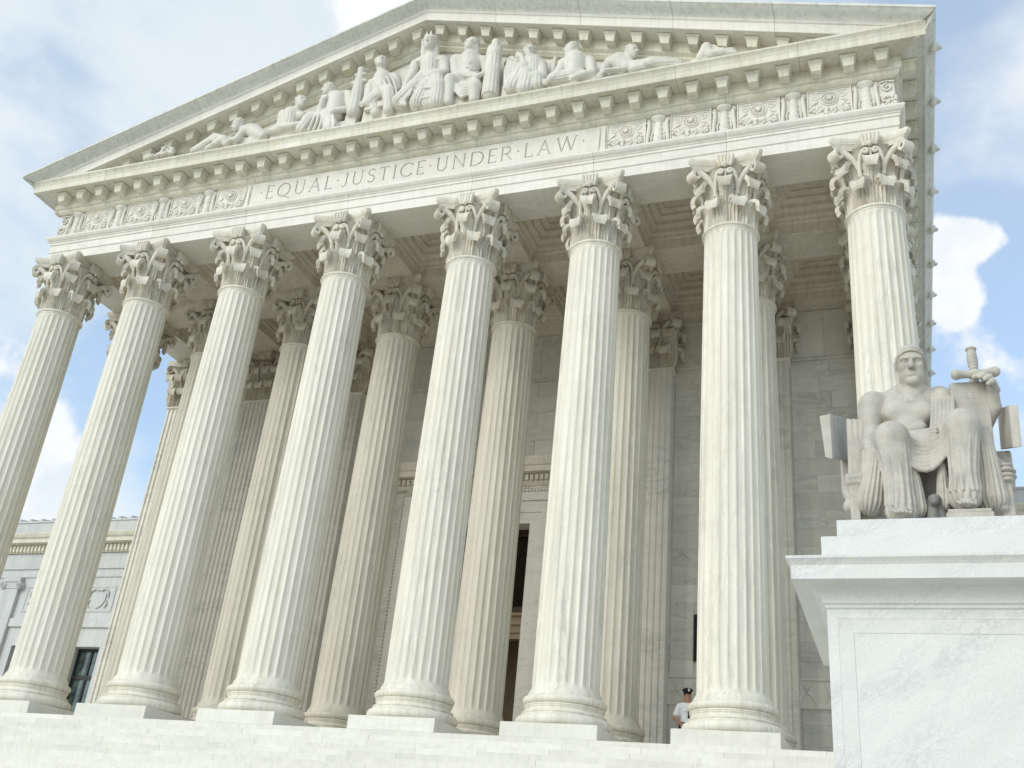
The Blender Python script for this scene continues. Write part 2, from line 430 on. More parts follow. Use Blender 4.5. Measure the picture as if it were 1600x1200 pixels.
# ------------------------------------------------------------------ implicit-surface sculpting
class Sculpt:
    """smooth-blended solids meshed with surface nets (one continuous surface)"""
    def __init__(s): s.P = []
    def cap(s, a, b, ra, rb=None, k=0.03, neg=False, folds=None):
        s.P.append(('cap', Vector(a), Vector(b), ra, ra if rb is None else rb, k, neg, folds)); return s
    def ell(s, c, r, k=0.03, neg=False, rot=None):
        s.P.append(('ell', Vector(c), Vector(r), rot, None, k, neg, None)); return s
    def box(s, c, h, k=0.02, neg=False, rot=None, rd=0.01):
        s.P.append(('box', Vector(c), Vector(h), rot, rd, k, neg, None)); return s
    def chain(s, pts, rads, k=0.03, folds=None):
        for i in range(len(pts) - 1): s.cap(pts[i], pts[i + 1], rads[i], rads[i + 1], k, False, folds)
        return s
    def build(s, h):
        lo = np.full(3, 1e9); hi = np.full(3, -1e9); bbs = []
        for p in s.P:
            if p[0] == 'cap':
                a, b, r = np.array(p[1]), np.array(p[2]), max(p[3], p[4]) * 1.15
                l, u = np.minimum(a, b) - r, np.maximum(a, b) + r
            else:
                rr = max(p[2]) * (1.75 if p[0] == 'box' else 1.0) if p[3] is not None else np.array(p[2])
                l, u = np.array(p[1]) - rr - 0.01, np.array(p[1]) + rr + 0.01
            bbs.append((l - p[5] - 3 * h, u + p[5] + 3 * h))
            if not p[6]: lo = np.minimum(lo, l); hi = np.maximum(hi, u)
        lo = lo - 4 * h; hi = hi + 4 * h
        n = np.ceil((hi - lo) / h).astype(int) + 1
        D = np.full(tuple(n), 1.0, np.float32)
        ax = [lo[i] + h * np.arange(n[i]) for i in range(3)]
        for p, (l, u) in zip(s.P, bbs):
            i0 = np.clip(np.floor((l - lo) / h).astype(int), 0, n); i1 = np.clip(np.ceil((u - lo) / h).astype(int) + 1, 0, n)
            if np.any(i1 <= i0): continue
            X, Y, Z = np.meshgrid(*[ax[i][i0[i]:i1[i]] for i in range(3)], indexing='ij')
            Q = np.stack([X, Y, Z], -1).astype(np.float32)
            k = p[5]
            if p[0] == 'cap':
                a = np.array(p[1], np.float32); ab = np.array(p[2], np.float32) - a
                pa = Q - a; t = np.clip((pa @ ab) / max(float(ab @ ab), 1e-9), 0, 1)
                v = pa - t[..., None] * ab
                d = np.sqrt((v * v).sum(-1)) - (p[3] + (p[4] - p[3]) * t)
                if p[7]:
                    nf, amp, ph = p[7]
                    ab_n = ab / max(np.linalg.norm(ab), 1e-6)
                    ref = np.array((0.3, 1.0, 0.1), np.float32) if abs(ab_n[1]) < 0.9 else np.array((1.0, 0.2, 0.3), np.float32)
                    e1 = np.cross(ab_n, ref); e1 /= np.linalg.norm(e1); e2 = np.cross(ab_n, e1)
                    ang = np.arctan2(pa @ e2, pa @ e1)
                    wv = nf * ang + ph + 2.2 * np.sin(2.1 * t + ph)
                    d = d - amp * np.clip(t * 5, 0, 1) * (np.abs(np.sin(wv * 0.5)) * 2 - 1.0) * (0.5 + 0.5 * t)
            elif p[0] == 'ell':
                q = Q - np.array(p[1], np.float32)
                if p[3] is not None: q = q @ np.array(p[3], np.float32)
                r = np.array(p[2], np.float32)
                k0 = np.sqrt(((q / r) ** 2).sum(-1)) + 1e-9; k1 = np.sqrt(((q / (r * r)) ** 2).sum(-1)) + 1e-9
                d = k0 * (k0 - 1.0) / k1
            else:
                q = Q - np.array(p[1], np.float32)
                if p[3] is not None: q = q @ np.array(p[3], np.float32)
                rd = p[4]; w_ = np.abs(q) - (np.array(p[2], np.float32) - rd)
                d = np.sqrt((np.maximum(w_, 0) ** 2).sum(-1)) + np.minimum(w_.max(-1), 0) - rd
            sl = tuple(slice(i0[i], i1[i]) for i in range(3))
            c = D[sl]
            if p[6]:
                d2 = -d
                hh = np.maximum(k - np.abs(c - d2), 0) / k
                D[sl] = np.maximum(c, d2) + hh * hh * k * 0.25
            else:
                hh = np.maximum(k - np.abs(c - d), 0) / k
                D[sl] = np.minimum(c, d) - hh * hh * k * 0.25
        S = D < 0
        nx, ny, nz_ = n - 1
        cs = [(i, j, k) for i in (0, 1) for j in (0, 1) for k in (0, 1)]
        cnt = sum(S[i:i + nx, j:j + ny, k:k + nz_].astype(np.int8) for i, j, k in cs)
        idx = np.argwhere((cnt > 0) & (cnt < 8))
        acc = np.zeros((len(idx), 3)); num = np.zeros(len(idx))
        E = [(a, b) for a in cs for b in cs if a < b and sum(abs(a[q] - b[q]) for q in range(3)) == 1]
        for a, b in E:
            da = D[idx[:, 0] + a[0], idx[:, 1] + a[1], idx[:, 2] + a[2]]; db = D[idx[:, 0] + b[0], idx[:, 1] + b[1], idx[:, 2] + b[2]]
            m_ = (da < 0) != (db < 0)
            t = np.where(m_, da / np.where(m_, da - db, 1), 0)
            pos = np.array(a)[None] + t[:, None] * (np.array(b) - np.array(a))[None]
            acc += pos * m_[:, None]; num += m_
        V = lo + (idx + acc / num[:, None]) * h
        vid = np.full((nx, ny, nz_), -1, np.int64); vid[idx[:, 0], idx[:, 1], idx[:, 2]] = np.arange(len(idx))
        F = []
        for axn in range(3):
            o1, o2 = [(1, 2), (2, 0), (0, 1)][axn]
            sh = [slice(1, -1)] * 3; sh[axn] = slice(0, -1); sh2 = list(sh); sh2[axn] = slice(1, None)
            A = S[tuple(sh)]; B = S[tuple(sh2)]
            e = np.argwhere(A != B)
            if not len(e): continue
            fl = A[e[:, 0], e[:, 1], e[:, 2]]
            g = e + 1; g[:, axn] -= 1
            def cell(d1, d2):
                q = g.copy(); q[:, o1] -= d1; q[:, o2] -= d2
                return vid[q[:, 0], q[:, 1], q[:, 2]]
            quad = np.stack([cell(1, 1), cell(0, 1), cell(0, 0), cell(1, 0)], 1)
            quad[~fl] = quad[~fl][:, ::-1]
            F.append(quad[(quad >= 0).all(1)])
        F = np.concatenate(F)
        return V, F
    def me(s, name, mat, h):
        V, F = s.build(h)
        m = bpy.data.meshes.new(name)
        m.vertices.add(len(V)); m.vertices.foreach_set("co", V.astype(np.float32).ravel())
        m.loops.add(F.size); m.loops.foreach_set("vertex_index", F.astype(np.int32).ravel())
        m.polygons.add(len(F)); m.polygons.foreach_set("loop_start", np.arange(0, F.size, 4, dtype=np.int32))
        m.polygons.foreach_set("loop_total", np.full(len(F), 4, np.int32))
        m.polygons.foreach_set("use_smooth", np.ones(len(F), bool))
        m.materials.append(mat); m.update(calc_edges=True); m.validate()
        return m
    def obj(s, name, mat, h, parent=None, **k):
        return inst(name, s.me(name, mat, h), parent, **k)
# ================================================================== dimensions
PX = [-12.354, -8.949, -5.449, -1.949, 1.949, 5.449, 8.949, 12.354]   # column axes
ROW2 = 3.48
WALL = 7.05          # face of the back wall
PIL = 6.5            # face of the pilasters
ZA, ZF, ZB, ZC, ZT = 14.12, 14.98, 15.95, 16.48, 16.87
HX, YF = 13.07, -0.65
SL = 0.310
rng = random.Random(7)

# ================================================================== ground, stairs, floor
g = MB().box(-500, 500, -500, 900, -4.85, -4.35).obj("plaza_ground", M['ground']); tag(g, kind='structure')

stairs = MB()
NST = 29
for k in range(7, NST):
    yk = -1.06 - 0.36 * k
    stairs.box(-11.4 if k > 12 else -14.5, 11.42 if k > 12 else 14.5, yk, yk + 0.37, -4.349, -0.15 * k)
st = stairs.obj("stairs", M['step']); tag(st, kind='structure')
lens_ = [1.05, 1.3, 1.55, 1.85]
bl = {L_: MB().cbox(0, L_ - 0.0022, 0, 0.5, -0.15, 0, 0.003).me("stone_block", M['step']) for L_ in lens_}
for k in range(7):
    x = -14.5 - rng.random()
    while x < 14.2:
        L_ = rng.choice(lens_)
        inst("stone_block", bl[L_], st, (x, -1.06 - 0.36 * k + rng.uniform(-0.003, 0.003), -0.15 * k - 0.003 * rng.random()))
        x += L_
MB().box(-14.4, 14.4, -0.58, 7.0, -4.349, -0.17).obj("stair_core", M['step'], st)
for k in range(1, 7):
    pass
pf = MB().box(-14.5, 14.5, -0.56, 8.6, -0.165, -0.004).obj("portico_floor", M['step']); tag(pf, kind='structure')

# ================================================================== temple building
B = empty("temple_building", (0, 10, 0), "white marble temple front building with sculpted pediment, lettered frieze and shadowed portico wall", "building")
BO = Vector((0, 10, 0))
class _Shift:
    pass
def bo(o):
    """parts are modelled in world coordinates: shift under the building empty"""
    o.location = Vector(o.location) - BO
    return o
def band(name, prof, xa, xb, ma, mb, mat, parent, hx0=0.0, y0=YF, ang=30):
    V = []; n = len(prof)
    for x, m_ in ((xa, ma), (xb, mb)):
        for off, z in prof: V.append((x + m_ * min(off, 0.765), y0 - off, z))
    F = [(i, (i + 1) % n, n + (i + 1) % n, n + i) for i in range(n)] + [tuple(range(n)), tuple(range(2 * n - 1, n - 1, -1))]
    me_ = sharpen(mesh(name, V, F, mat), ang)
    return bo(inst(name, me_, parent))
def sband(name, prof, sg, ya, yb, ma, mat, parent, x0=HX, ang=30):
    V = []; n = len(prof)
    for y, m_ in ((ya, ma), (yb, 0)):
        for off, z in prof: V.append((sg * (x0 + off), y - m_ * off, z))
    F = [(i, (i + 1) % n, n + (i + 1) % n, n + i) for i in range(n)] + [tuple(range(n)), tuple(range(2 * n - 1, n - 1, -1))]
    return bo(inst(name, sharpen(mesh(name, V, F, mat), ang), parent))

def arc(c0, c1, n, fn):
    return [fn(c0 + (c1 - c0) * i / n) for i in range(n + 1)]
# --- architrave: three fasciae and a crown moulding
A_PROF = [(-1.30, ZA), (-0.03, ZA), (-0.03, 14.42), (0.0, 14.435), (0.0, 14.69), (0.03, 14.705), (0.03, 14.775), (0.055, 14.79), (0.055, 14.815)] + \
    [(0.055 + 0.075 * math.sin(t), 14.905 - 0.075 * math.cos(t)) for t in (0.35, 0.8, 1.25)] + [(0.15, 14.92), (0.15, ZF - 0.003), (-1.30, ZF - 0.003)]
gap = 0.004
edges = [-HX] + PX[1:7] + [HX]
for i in range(7):
    band("architrave_block", A_PROF, edges[i] + (gap if i else 0), edges[i + 1] - (gap if i < 6 else 0), -1 if i == 0 else 0, 1 if i == 6 else 0, M['ent'], B)
AS_PROF = [(-1.30, ZA)] + A_PROF[1:]
for sg in (-1, 1):
    sband("side_architrave", AS_PROF, sg, -0.65 + 0.0, 40, 1, M['ent'], B) if False else None
    pr = [(max(o, -1.29), z) for o, z in A_PROF]
    ys = [YF, ROW2, WALL, 14, 22, 30, 40]
    for a in range(6):
        V = []; n = len(pr)
        for y, m_ in ((ys[a] + (0 if a == 0 else gap), 1 if a == 0 else 0), (ys[a + 1], 0)):
            for off, z in pr:
                yy = y - m_ * off if a == 0 else y
                V.append((sg * (HX + off), yy, z))
        F = [(i, (i + 1) % n, n + (i + 1) % n, n + i) for i in range(n)] + [tuple(range(n)), tuple(range(2 * n - 1, n - 1, -1))]
        bo(inst("side_architrave", sharpen(mesh("side_architrave", V, F, M['ent']), 30), B))

# --- frieze: backing, carved panels, inscription
FY = YF + 0.03
bo(MB().box(-HX + 0.03, HX - 0.03, FY + 0.09, 0.60, ZF, ZB).obj("frieze_core", M['ent'], B))
for sg in (-1, 1):
    bo(MB().box(min(sg * 11.8, sg * (HX - 0.035)), max(sg * 11.8, sg * (HX - 0.035)), 0.61, 40, ZF, ZB).obj("side_frieze", M['ent'], B))

def spiral(cx, cz, r0, turns, y, n=18, sgn=1, a0=0.0):
    return [(cx + r0 * (1 - 0.8 * i / n) * math.cos(a0 + sgn * turns * 2 * math.pi * i / n), y, cz + r0 * (1 - 0.8 * i / n) * math.sin(a0 + sgn * turns * 2 * math.pi * i / n)) for i in range(n + 1)]
PW, PH = 1.08, ZB - ZF
def relief_panel_meshes():
    m = MB()
    # slab with raised border
    m.box(-PW / 2, PW / 2, 0.03, 0.10, 0, PH)
    for a in ((-PW / 2, -PW / 2 + 0.03, 0, PH), (PW / 2 - 0.03, PW / 2, 0, PH), (-PW / 2 + 0.03, PW / 2 - 0.03, 0, 0.03), (-PW / 2 + 0.03, PW / 2 - 0.03, PH - 0.03, PH)):
        m.box(a[0], a[1], 0.0, 0.03, a[2], a[3])
    slab = m.me("relief_panel", M['ent'])
    r = MB()
    for t in range(24):
        pass
    c = (0, 0.03, 0.66)
    r.lathe([(0.0, -0.055), (0.05, -0.06), (0.075, -0.03), (0.08, 0.0)], 14)
    ro = MB()
    ro.V = [(x, z, y + 0.66) for x, y, z in r.V]; ro.F = r.F
    for i in range(14):
        a = 2 * math.pi * i / 14
        ro.ball((0.125 * math.cos(a), 0.02, 0.66 + 0.125 * math.sin(a)), 0.042, 6, 4, (1, 0.9, 1))
    ro.tube([(0.2 * math.cos(2 * math.pi * i / 20), 0.028, 0.66 + 0.2 * math.sin(2 * math.pi * i / 20)) for i in range(21)], 0.028, 6)
    ros = ro.me("rosette", M['ent'], True, 50)
    s = MB()
    for sg in (-1, 1):
        s.tube(spiral(sg * 0.335, 0.76, 0.115, 1.3, 0.03, sgn=sg, a0=math.pi / 2), 0.024, 6)
        s.tube([(sg * 0.44, 0.035, 0.88), (sg * 0.30, 0.02, 0.90), (sg * 0.16, 0.03, 0.885), (sg * 0.06, 0.035, 0.90)], [0.02, 0.03, 0.025, 0.015], 6)
        s.tube([(sg * 0.28, 0.03, 0.62), (sg * 0.36, 0.015, 0.56), (sg * 0.43, 0.03, 0.52)], [0.03, 0.035, 0.02], 6)
    sc_ = s.me("scrollwork", M['ent'], True, 50)
    gl = MB(); rr = random.Random(3)
    for i in range(84):
        u = rr.uniform(-0.47, 0.47); v = 0.07 + 0.42 * rr.random() * (0.6 + 0.4 * abs(u) / 0.47)
        rad = rr.uniform(0.032, 0.062)
        gl.ball((u, 0.02 + rr.uniform(-0.02, 0.02), v), rad, 6, 4)
    for i in range(16):
        u = rr.uniform(-0.42, 0.42); v = rr.uniform(0.1, 0.48); a = rr.uniform(-1, 1)
        gl.tube([(u, 0.03, v), (u + 0.06 * math.sin(a), -0.01, v + 0.06 * math.cos(a)), (u + 0.11 * math.sin(a + 0.3), 0.02, v + 0.11 * math.cos(a + 0.3))], [0.02, 0.03, 0.006], 5, 0.6)
    gar = gl.me("fruit_garland", M['ent'], True, 60)
    return slab, ros, sc_, gar
def candelabra_meshes():
    m = MB()
    m.box(-0.31, 0.31, 0.045, 0.10, 0, PH)
    base = m.me("stele_panel", M['ent'])
    s = MB()
    # stacked central stem, wider at the foot
    prof = [(0.16, 0.0), (0.16, 0.05), (0.125, 0.07), (0.135, 0.14), (0.10, 0.2), (0.12, 0.26), (0.12, 0.30), (0.09, 0.34), (0.105, 0.44), (0.085, 0.50), (0.10, 0.56), (0.10, 0.6), (0.075, 0.64), (0.09, 0.74), (0.075, 0.80), (0.14, 0.86), (0.17, 0.9), (0.17, 0.955)]
    n_ = 14
    V = []; fine = [(r_ * 1.22, z) for r_, z in prof]
    for r_, z in fine:
        for i in range(n_ + 1):
            a = math.pi + math.pi * i / n_
            V.append((r_ * math.cos(a), 0.05 + r_ * 0.75 * math.sin(a), z))
    m_ = n_ + 1
    s.add(V, [(k * m_ + i, k * m_ + i + 1, (k + 1) * m_ + i + 1, (k + 1) * m_ + i) for k in range(len(fine) - 1) for i in range(n_)] + [tuple(range(m_ - 1, -1, -1)), tuple(range((len(fine) - 1) * m_, len(fine) * m_))])
    stem = s.me("carved_stem", M['ent'], True, 25)
    q = MB()
    for sg in (-1, 1):
        q.tube([(sg * 0.285, 0.03, 0.04), (sg * 0.27, 0.0, 0.22), (sg * 0.255, -0.01, 0.42), (sg * 0.235, -0.01, 0.62), (sg * 0.235, 0.0, 0.78), (sg * 0.25, 0.01, 0.88), (sg * 0.285, 0.02, 0.82), (sg * 0.26, 0.03, 0.76)], [0.04, 0.05, 0.055, 0.05, 0.045, 0.045, 0.04, 0.03], 8)
        q.tube([(sg * 0.17, 0.03, 0.15), (sg * 0.18, 0.0, 0.3), (sg * 0.14, 0.01, 0.48)], [0.015, 0.03, 0.015], 5)
    arms = q.me("side_scroll", M['ent'], True, 50)
    return base, stem, arms
slab, ros, scw, gar = relief_panel_meshes()
cbase, cstem, carms = candelabra_meshes()
def put_panel(x, sub=True, cut=None):
    p = bo(inst("relief_panel", slab, B, (x, FY, ZF)))
    for nm, me_ in (("rosette", ros), ("scrollwork", scw), ("fruit_garland", gar)):
        inst(nm, me_, p)
def put_stele(x):
    p = bo(inst("stele_panel", cbase, B, (x, FY, ZF)))
    inst("carved_stem", cstem, p); inst("side_scroll", carms, p)
for sg in (-1, 1):
    for k in range(4):
        put_panel(sg * (6.285 + 1.737 * k)); put_stele(sg * (7.153 + 1.737 * k))
    bo(MB().box(min(sg * 5.53, sg * 5.735), max(sg * 5.53, sg * 5.735), FY - 0.01, FY + 0.1, ZF, ZB).obj("frieze_stile", M['ent'], B))
    bo(inst("half_stele", carms, B, (sg * 5.64, FY, ZF), (0, 0, 0), (0.34, 1, 1)))
    cg = MB(); rr = random.Random(11)
    for i in range(34): cg.ball((rr.uniform(-0.17, 0.17), 0.02 + rr.uniform(-0.03, 0.02), rr.uniform(0.07, 0.46)), rr.uniform(0.035, 0.065), 6, 4)
    cg.tube(spiral(0.0, 0.72, 0.13, 1.3, 0.02, sgn=1, a0=math.pi / 2), 0.03, 6); cg.tube([(-0.17, 0.02, 0.9), (0.0, 0.01, 0.915), (0.17, 0.02, 0.88)], 0.028, 6)
    bo(inst("corner_garland", cg.me("corner_garland", M['ent'], True, 60), B, (sg * 12.87, FY, ZF)))
    bo(MB().box(min(sg * 12.65, sg * 13.035), max(sg * 12.65, sg * 13.035), FY + 0.045, FY + 0.1, ZF, ZB).obj("corner_panel", M['ent'], B))

# letters: strokes of a thin roman capital, unit height
def stroke(p, q, wd):
    p = Vector((p[0], p[1])); q = Vector((q[0], q[1])); d = (q - p).normalized(); n_ = Vector((-d.y, d.x)) * wd / 2
    return [tuple(p + n_), tuple(p - n_), tuple(q - n_), tuple(q + n_)]
def arcst(cx, cz, rx, rz, a0, a1, wd, n=10):
    out = []
    pts = [(cx + rx * math.cos(a0 + (a1 - a0) * i / n), cz + rz * math.sin(a0 + (a1 - a0) * i / n)) for i in range(n + 1)]
    return [stroke(pts[i], pts[i + 1], wd if not callable(wd) else wd((a0 + (a1 - a0) * (i + 0.5) / n))) for i in range(n)]
TH, TN = 0.095, 0.05
def glyph(c):
    pi = math.pi; S_ = lambda *a: [stroke(*a)]
    def serif(x, z, w_=0.2): return S_((x - w_ / 2, z), (x + w_ / 2, z), 0.035)
    if c == 'E': return 0.52, S_((0.1, 0), (0.1, 1), TH) + S_((0.04, 0.975), (0.5, 0.975), TN) + S_((0.1, 0.52), (0.42, 0.52), TN) + S_((0.04, 0.025), (0.52, 0.025), TN) + S_((0.5, 0.9), (0.5, 1), 0.04) + S_((0.52, 0.0), (0.52, 0.11), 0.04)
    if c == 'L': return 0.50, S_((0.1, 0), (0.1, 1), TH) + serif(0.1, 0.985) + S_((0.03, 0.025), (0.5, 0.025), TN) + S_((0.5, 0), (0.5, 0.12), 0.04)
    if c == 'I': return 0.2, S_((0.1, 0), (0.1, 1), TH) + serif(0.1, 0.985) + serif(0.1, 0.015)
    if c == 'J': return 0.34, S_((0.24, 0.2), (0.24, 1), TH) + serif(0.24, 0.985) + arcst(0.08, 0.2, 0.16, 0.21, 0, -pi * 0.75, 0.07, 6)
    if c == 'T': return 0.66, S_((0.33, 0), (0.33, 1), TH) + serif(0.33, 0.015) + S_((0.02, 0.975), (0.64, 0.975), TN) + S_((0.03, 0.87), (0.03, 1), 0.04) + S_((0.63, 0.87), (0.63, 1), 0.04)
    if c == 'U': return 0.76, S_((0.12, 0.32), (0.12, 1), TH) + S_((0.64, 0.32), (0.64, 1), 0.06) + arcst(0.38, 0.32, 0.26, 0.30, pi, 2 * pi, 0.075, 8) + serif(0.12, 0.985) + serif(0.64, 0.985)
    if c == 'C': return 0.78, arcst(0.46, 0.5, 0.42, 0.48, 0.22 * pi, 1.78 * pi, lambda a: 0.055 + 0.05 * abs(math.cos(a)), 16) + S_((0.8, 0.75), (0.8, 0.9), 0.04)
    if c == 'Q': return 0.95, arcst(0.47, 0.5, 0.42, 0.48, 0, 2 * pi, lambda a: 0.055 + 0.05 * abs(math.cos(a)), 20) + S_((0.5, 0.03), (0.96, -0.2), 0.07)
    if c == 'D': return 0.82, S_((0.1, 0), (0.1, 1), TH) + arcst(0.32, 0.5, 0.48, 0.475, -pi / 2, pi / 2, lambda a: 0.055 + 0.05 * abs(math.cos(a)), 12) + S_((0.03, 0.975), (0.34, 0.975), TN) + S_((0.03, 0.025), (0.34, 0.025), TN)
    if c == 'R': return 0.68, S_((0.1, 0), (0.1, 1), TH) + arcst(0.32, 0.735, 0.24, 0.245, -pi / 2, pi / 2, 0.075, 8) + S_((0.03, 0.98), (0.34, 0.98), TN) + S_((0.1, 0.49), (0.34, 0.49), TN) + S_((0.3, 0.49), (0.68, 0.0), 0.095) + serif(0.1, 0.015)
    if c == 'S': return 0.52, arcst(0.27, 0.75, 0.2, 0.23, 0.15 * pi, 1.5 * pi, 0.07, 9) + arcst(0.27, 0.27, 0.22, 0.25, 0.5 * pi, -0.85 * pi, 0.08, 9)
    if c == 'N': return 0.82, S_((0.1, 0), (0.1, 1), 0.06) + S_((0.08, 1), (0.74, 0.0), TH) + S_((0.72, 0), (0.72, 1), 0.06) + serif(0.1, 0.015) + serif(0.72, 0.985)
    if c == 'A': return 0.84, S_((0.08, 0), (0.42, 1), 0.055) + S_((0.41, 1), (0.76, 0), TH) + S_((0.2, 0.36), (0.63, 0.36), 0.05) + serif(0.08, 0.015) + serif(0.76, 0.015)
    if c == 'W': return 1.2, S_((0.06, 1), (0.34, 0), TH) + S_((0.33, 0), (0.6, 1), 0.055) + S_((0.58, 1), (0.87, 0), TH) + S_((0.86, 0), (1.13, 1), 0.055) + serif(0.06, 0.985) + serif(1.13, 0.985) + serif(0.59, 0.985)
    if c == 'X': return 0.72, S_((0.08, 1), (0.66, 0), TH) + S_((0.64, 1), (0.06, 0), 0.055)
    if c == '.': return 0.2, [[(0.04, 0.53), (0.1, 0.45), (0.16, 0.53), (0.1, 0.61)]]
    return 0.3, []
def letter_mesh(c, h, depth, mat, name="letter"):
    wd, polys = glyph(c); m = MB()
    for i, p in enumerate(polys):
        e = 0.0006 * (i % 7)
        m.prism([(x * h, z * h) for x, z in p], -depth - e, 0.004, 'y')
    return wd * h, m.me(name, mat)
def fuse_cut(base_me, cut_me, name, mat):
    """recess the letters into the slab (exact boolean, evaluated mesh)"""
    for mm_ in (base_me, cut_me):
        bm = bmesh.new(); bm.from_mesh(mm_); bmesh.ops.recalc_face_normals(bm, faces=bm.faces); bm.to_mesh(mm_); bm.free()
    a = bpy.data.objects.new("slab_tmp", base_me); b = bpy.data.objects.new("cut_tmp", cut_me)
    col.objects.link(a); col.objects.link(b)
    md = a.modifiers.new("b", 'BOOLEAN'); md.operation = 'DIFFERENCE'; md.object = b; md.solver = 'EXACT'; md.use_self = True
    dg = bpy.context.evaluated_depsgraph_get(); dg.update()
    res = bpy.data.meshes.new_from_object(a.evaluated_get(dg))
    bpy.data.objects.remove(a); bpy.data.objects.remove(b)
    res.name = name
    if not res.materials: res.materials.append(mat)
    return res
TEXT = ".EQUAL.JUSTICE.UNDER.LAW."
LH = 0.50
tot = sum(glyph(c)[0] * LH for c in TEXT)
sp = (10.36 - tot) / (len(TEXT) - 1)
cut = MB(); xs = -5.20; lets = []
for c in TEXT:
    wd, polys = glyph(c)
    lets.append((c, xs))
    for i, p in enumerate(polys):
        cut.prism([(xs + x * LH, 15.28 + z * LH) for x, z in p], FY - 0.06 - 0.0004 * (i % 9), FY + 0.025, 'y')
    xs += wd * LH + sp
slab_me = MB().box(-5.53, 5.53, FY - 0.005, FY + 0.1, ZF, ZB).me("inscription_slab", M['ent'])
ins = fuse_cut(slab_me, cut.me("cut", M['ent']), "inscription_slab", M['ent'])
insc = bo(inst("inscription_slab", ins, B))
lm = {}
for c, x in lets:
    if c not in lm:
        lm[c] = letter_mesh(c, LH, 0.0, M['carve_shade'])[1]
    inst("letter", lm[c], insc, (x, FY + 0.019, 15.28))  # liner on the groove floor, its tone paints in the groove's shade

# --- bed moulding, modillions, corona
BED = [(-0.3, ZB), (0.0, ZB), (0.03, 15.97), (0.075, 16.0), (0.10, 16.05), (0.10, 16.085), (0.145, 16.10), (0.17, 16.13), (0.17, ZC - 0.003), (-0.3, ZC - 0.003)]
for i in range(7):
    band("bed_moulding", BED, edges[i] + (gap if i else 0), edges[i + 1] - (gap if i < 6 else 0), -1 if i == 0 else 0, 1 if i == 6 else 0, M['soffit'], B)
COR = [(-0.3, ZC), (0.69, ZC), (0.70, ZC - 0.035), (0.74, ZC - 0.035), (0.74, 16.63), (0.75, 16.645), (0.755, 16.69), (0.78, 16.74), (0.82, 16.785), (0.835, 16.80), (0.835, 16.855), (0.80, ZT), (-0.3, ZT)]
ce = [-HX] + [-10.85 + 3.1 * k for k in range(8)] + [HX]
for i in range(9):
    band("corona_block", COR, ce[i] + (gap if i else 0), ce[i + 1] - (gap if i < 8 else 0), -1 if i == 0 else 0, 1 if i == 8 else 0, M['soffit'], B)
def modillion_me(shear=0.0):
    """bracket under the cornice: tapered block, wider cap, fine recess where it meets the soffit"""
    m = MB(); yb, yf = -0.003, -0.335
    def ring(w_, y0, y1, z): return [(-w_, y0, z), (w_, y0, z), (w_, y1, z), (-w_, y1, z)]
    def stack(rs):
        V = []
        for r_ in rs: V += ring(*r_)
        F = [(0, 1, 2, 3)]
        for k in range(len(rs) - 1):
            for i in range(4):
                j = (i + 1) % 4; F.append((k * 4 + i, k * 4 + 4 + i, k * 4 + 4 + j, k * 4 + j))
        n = len(rs) * 4; F.append((n - 1, n - 2, n - 3, n - 4)); m.add(V, F)
    stack([(0.125, yf + 0.04, yb, -0.325), (0.118, yf + 0.055, yb, -0.29), (0.135, yf + 0.025, yb, -0.20), (0.155, yf + 0.005, yb, -0.088)])
    stack([(0.165, yf - 0.004, yb, -0.087), (0.19, yf - 0.03, yb, -0.045), (0.19, yf - 0.03, yb, -0.016), (0.165, yf, yb, -0.015), (0.165, yf, yb, 0.0)])
    m.V = [(x, y, z + shear * x) for x, y, z in m.V]
    return sharpen(m.me("modillion", M['soffit']), 20)
mod0, modL, modR = modillion_me(), modillion_me(SL), modillion_me(-SL)
MX = [0.775 * (k + 0.5) for k in range(17)]
for x in MX:
    for sg in (-1, 1):
        bo(inst("modillion", mod0, B, (sg * x, YF - 0.17, ZC - 0.004)))
for sg in (-1, 1):
    for k in range(38):
        bo(inst("modillion", mod0, B, (sg * (HX + 0.17), -0.45 + 0.775 * k, ZC - 0.004), (0, 0, sg * math.pi / 2)))
SIDEC = [(-0.3, ZC), (0.69, ZC), (0.70, ZC - 0.035), (0.74, ZC - 0.035), (0.74, 16.60), (0.775, 16.62)] + \
    [(0.78 + 0.20 * (1 - math.cos(t * math.pi)) / 2, 16.64 + 0.20 * t) for t in (0.1, 0.3, 0.5, 0.7, 0.9)] + [(1.0, 16.86), (1.0, 16.92), (-0.3, 16.95)]
BEDS = [(max(o, -0.2), z) for o, z in BED]
for sg in (-1, 1):
    ys = [YF] + [1.6 + 2.4 * k for k in range(17)]
    for a in range(16):
        for nm, pr in (("side_cornice_block", SIDEC), ("side_bed_moulding", BEDS)):
            V = []; n = len(pr)
            for y, first in ((ys[a] + (0 if a == 0 else gap), a == 0), (ys[a + 1], False)):
                for off, z in pr: V.append((sg * (HX + off), y - ((off + (0.13 if off > 0.9 else 0)) if first else 0) + (0.004 if first else 0), z))
            F = [(i, (i + 1) % n, n + (i + 1) % n, n + i) for i in range(n)] + [tuple(range(n)), tuple(range(2 * n - 1, n - 1, -1))]
            bo(inst(nm, sharpen(mesh(nm, V, F, M['soffit'] if nm[5] == 'b' else M['sima']), 30), B))

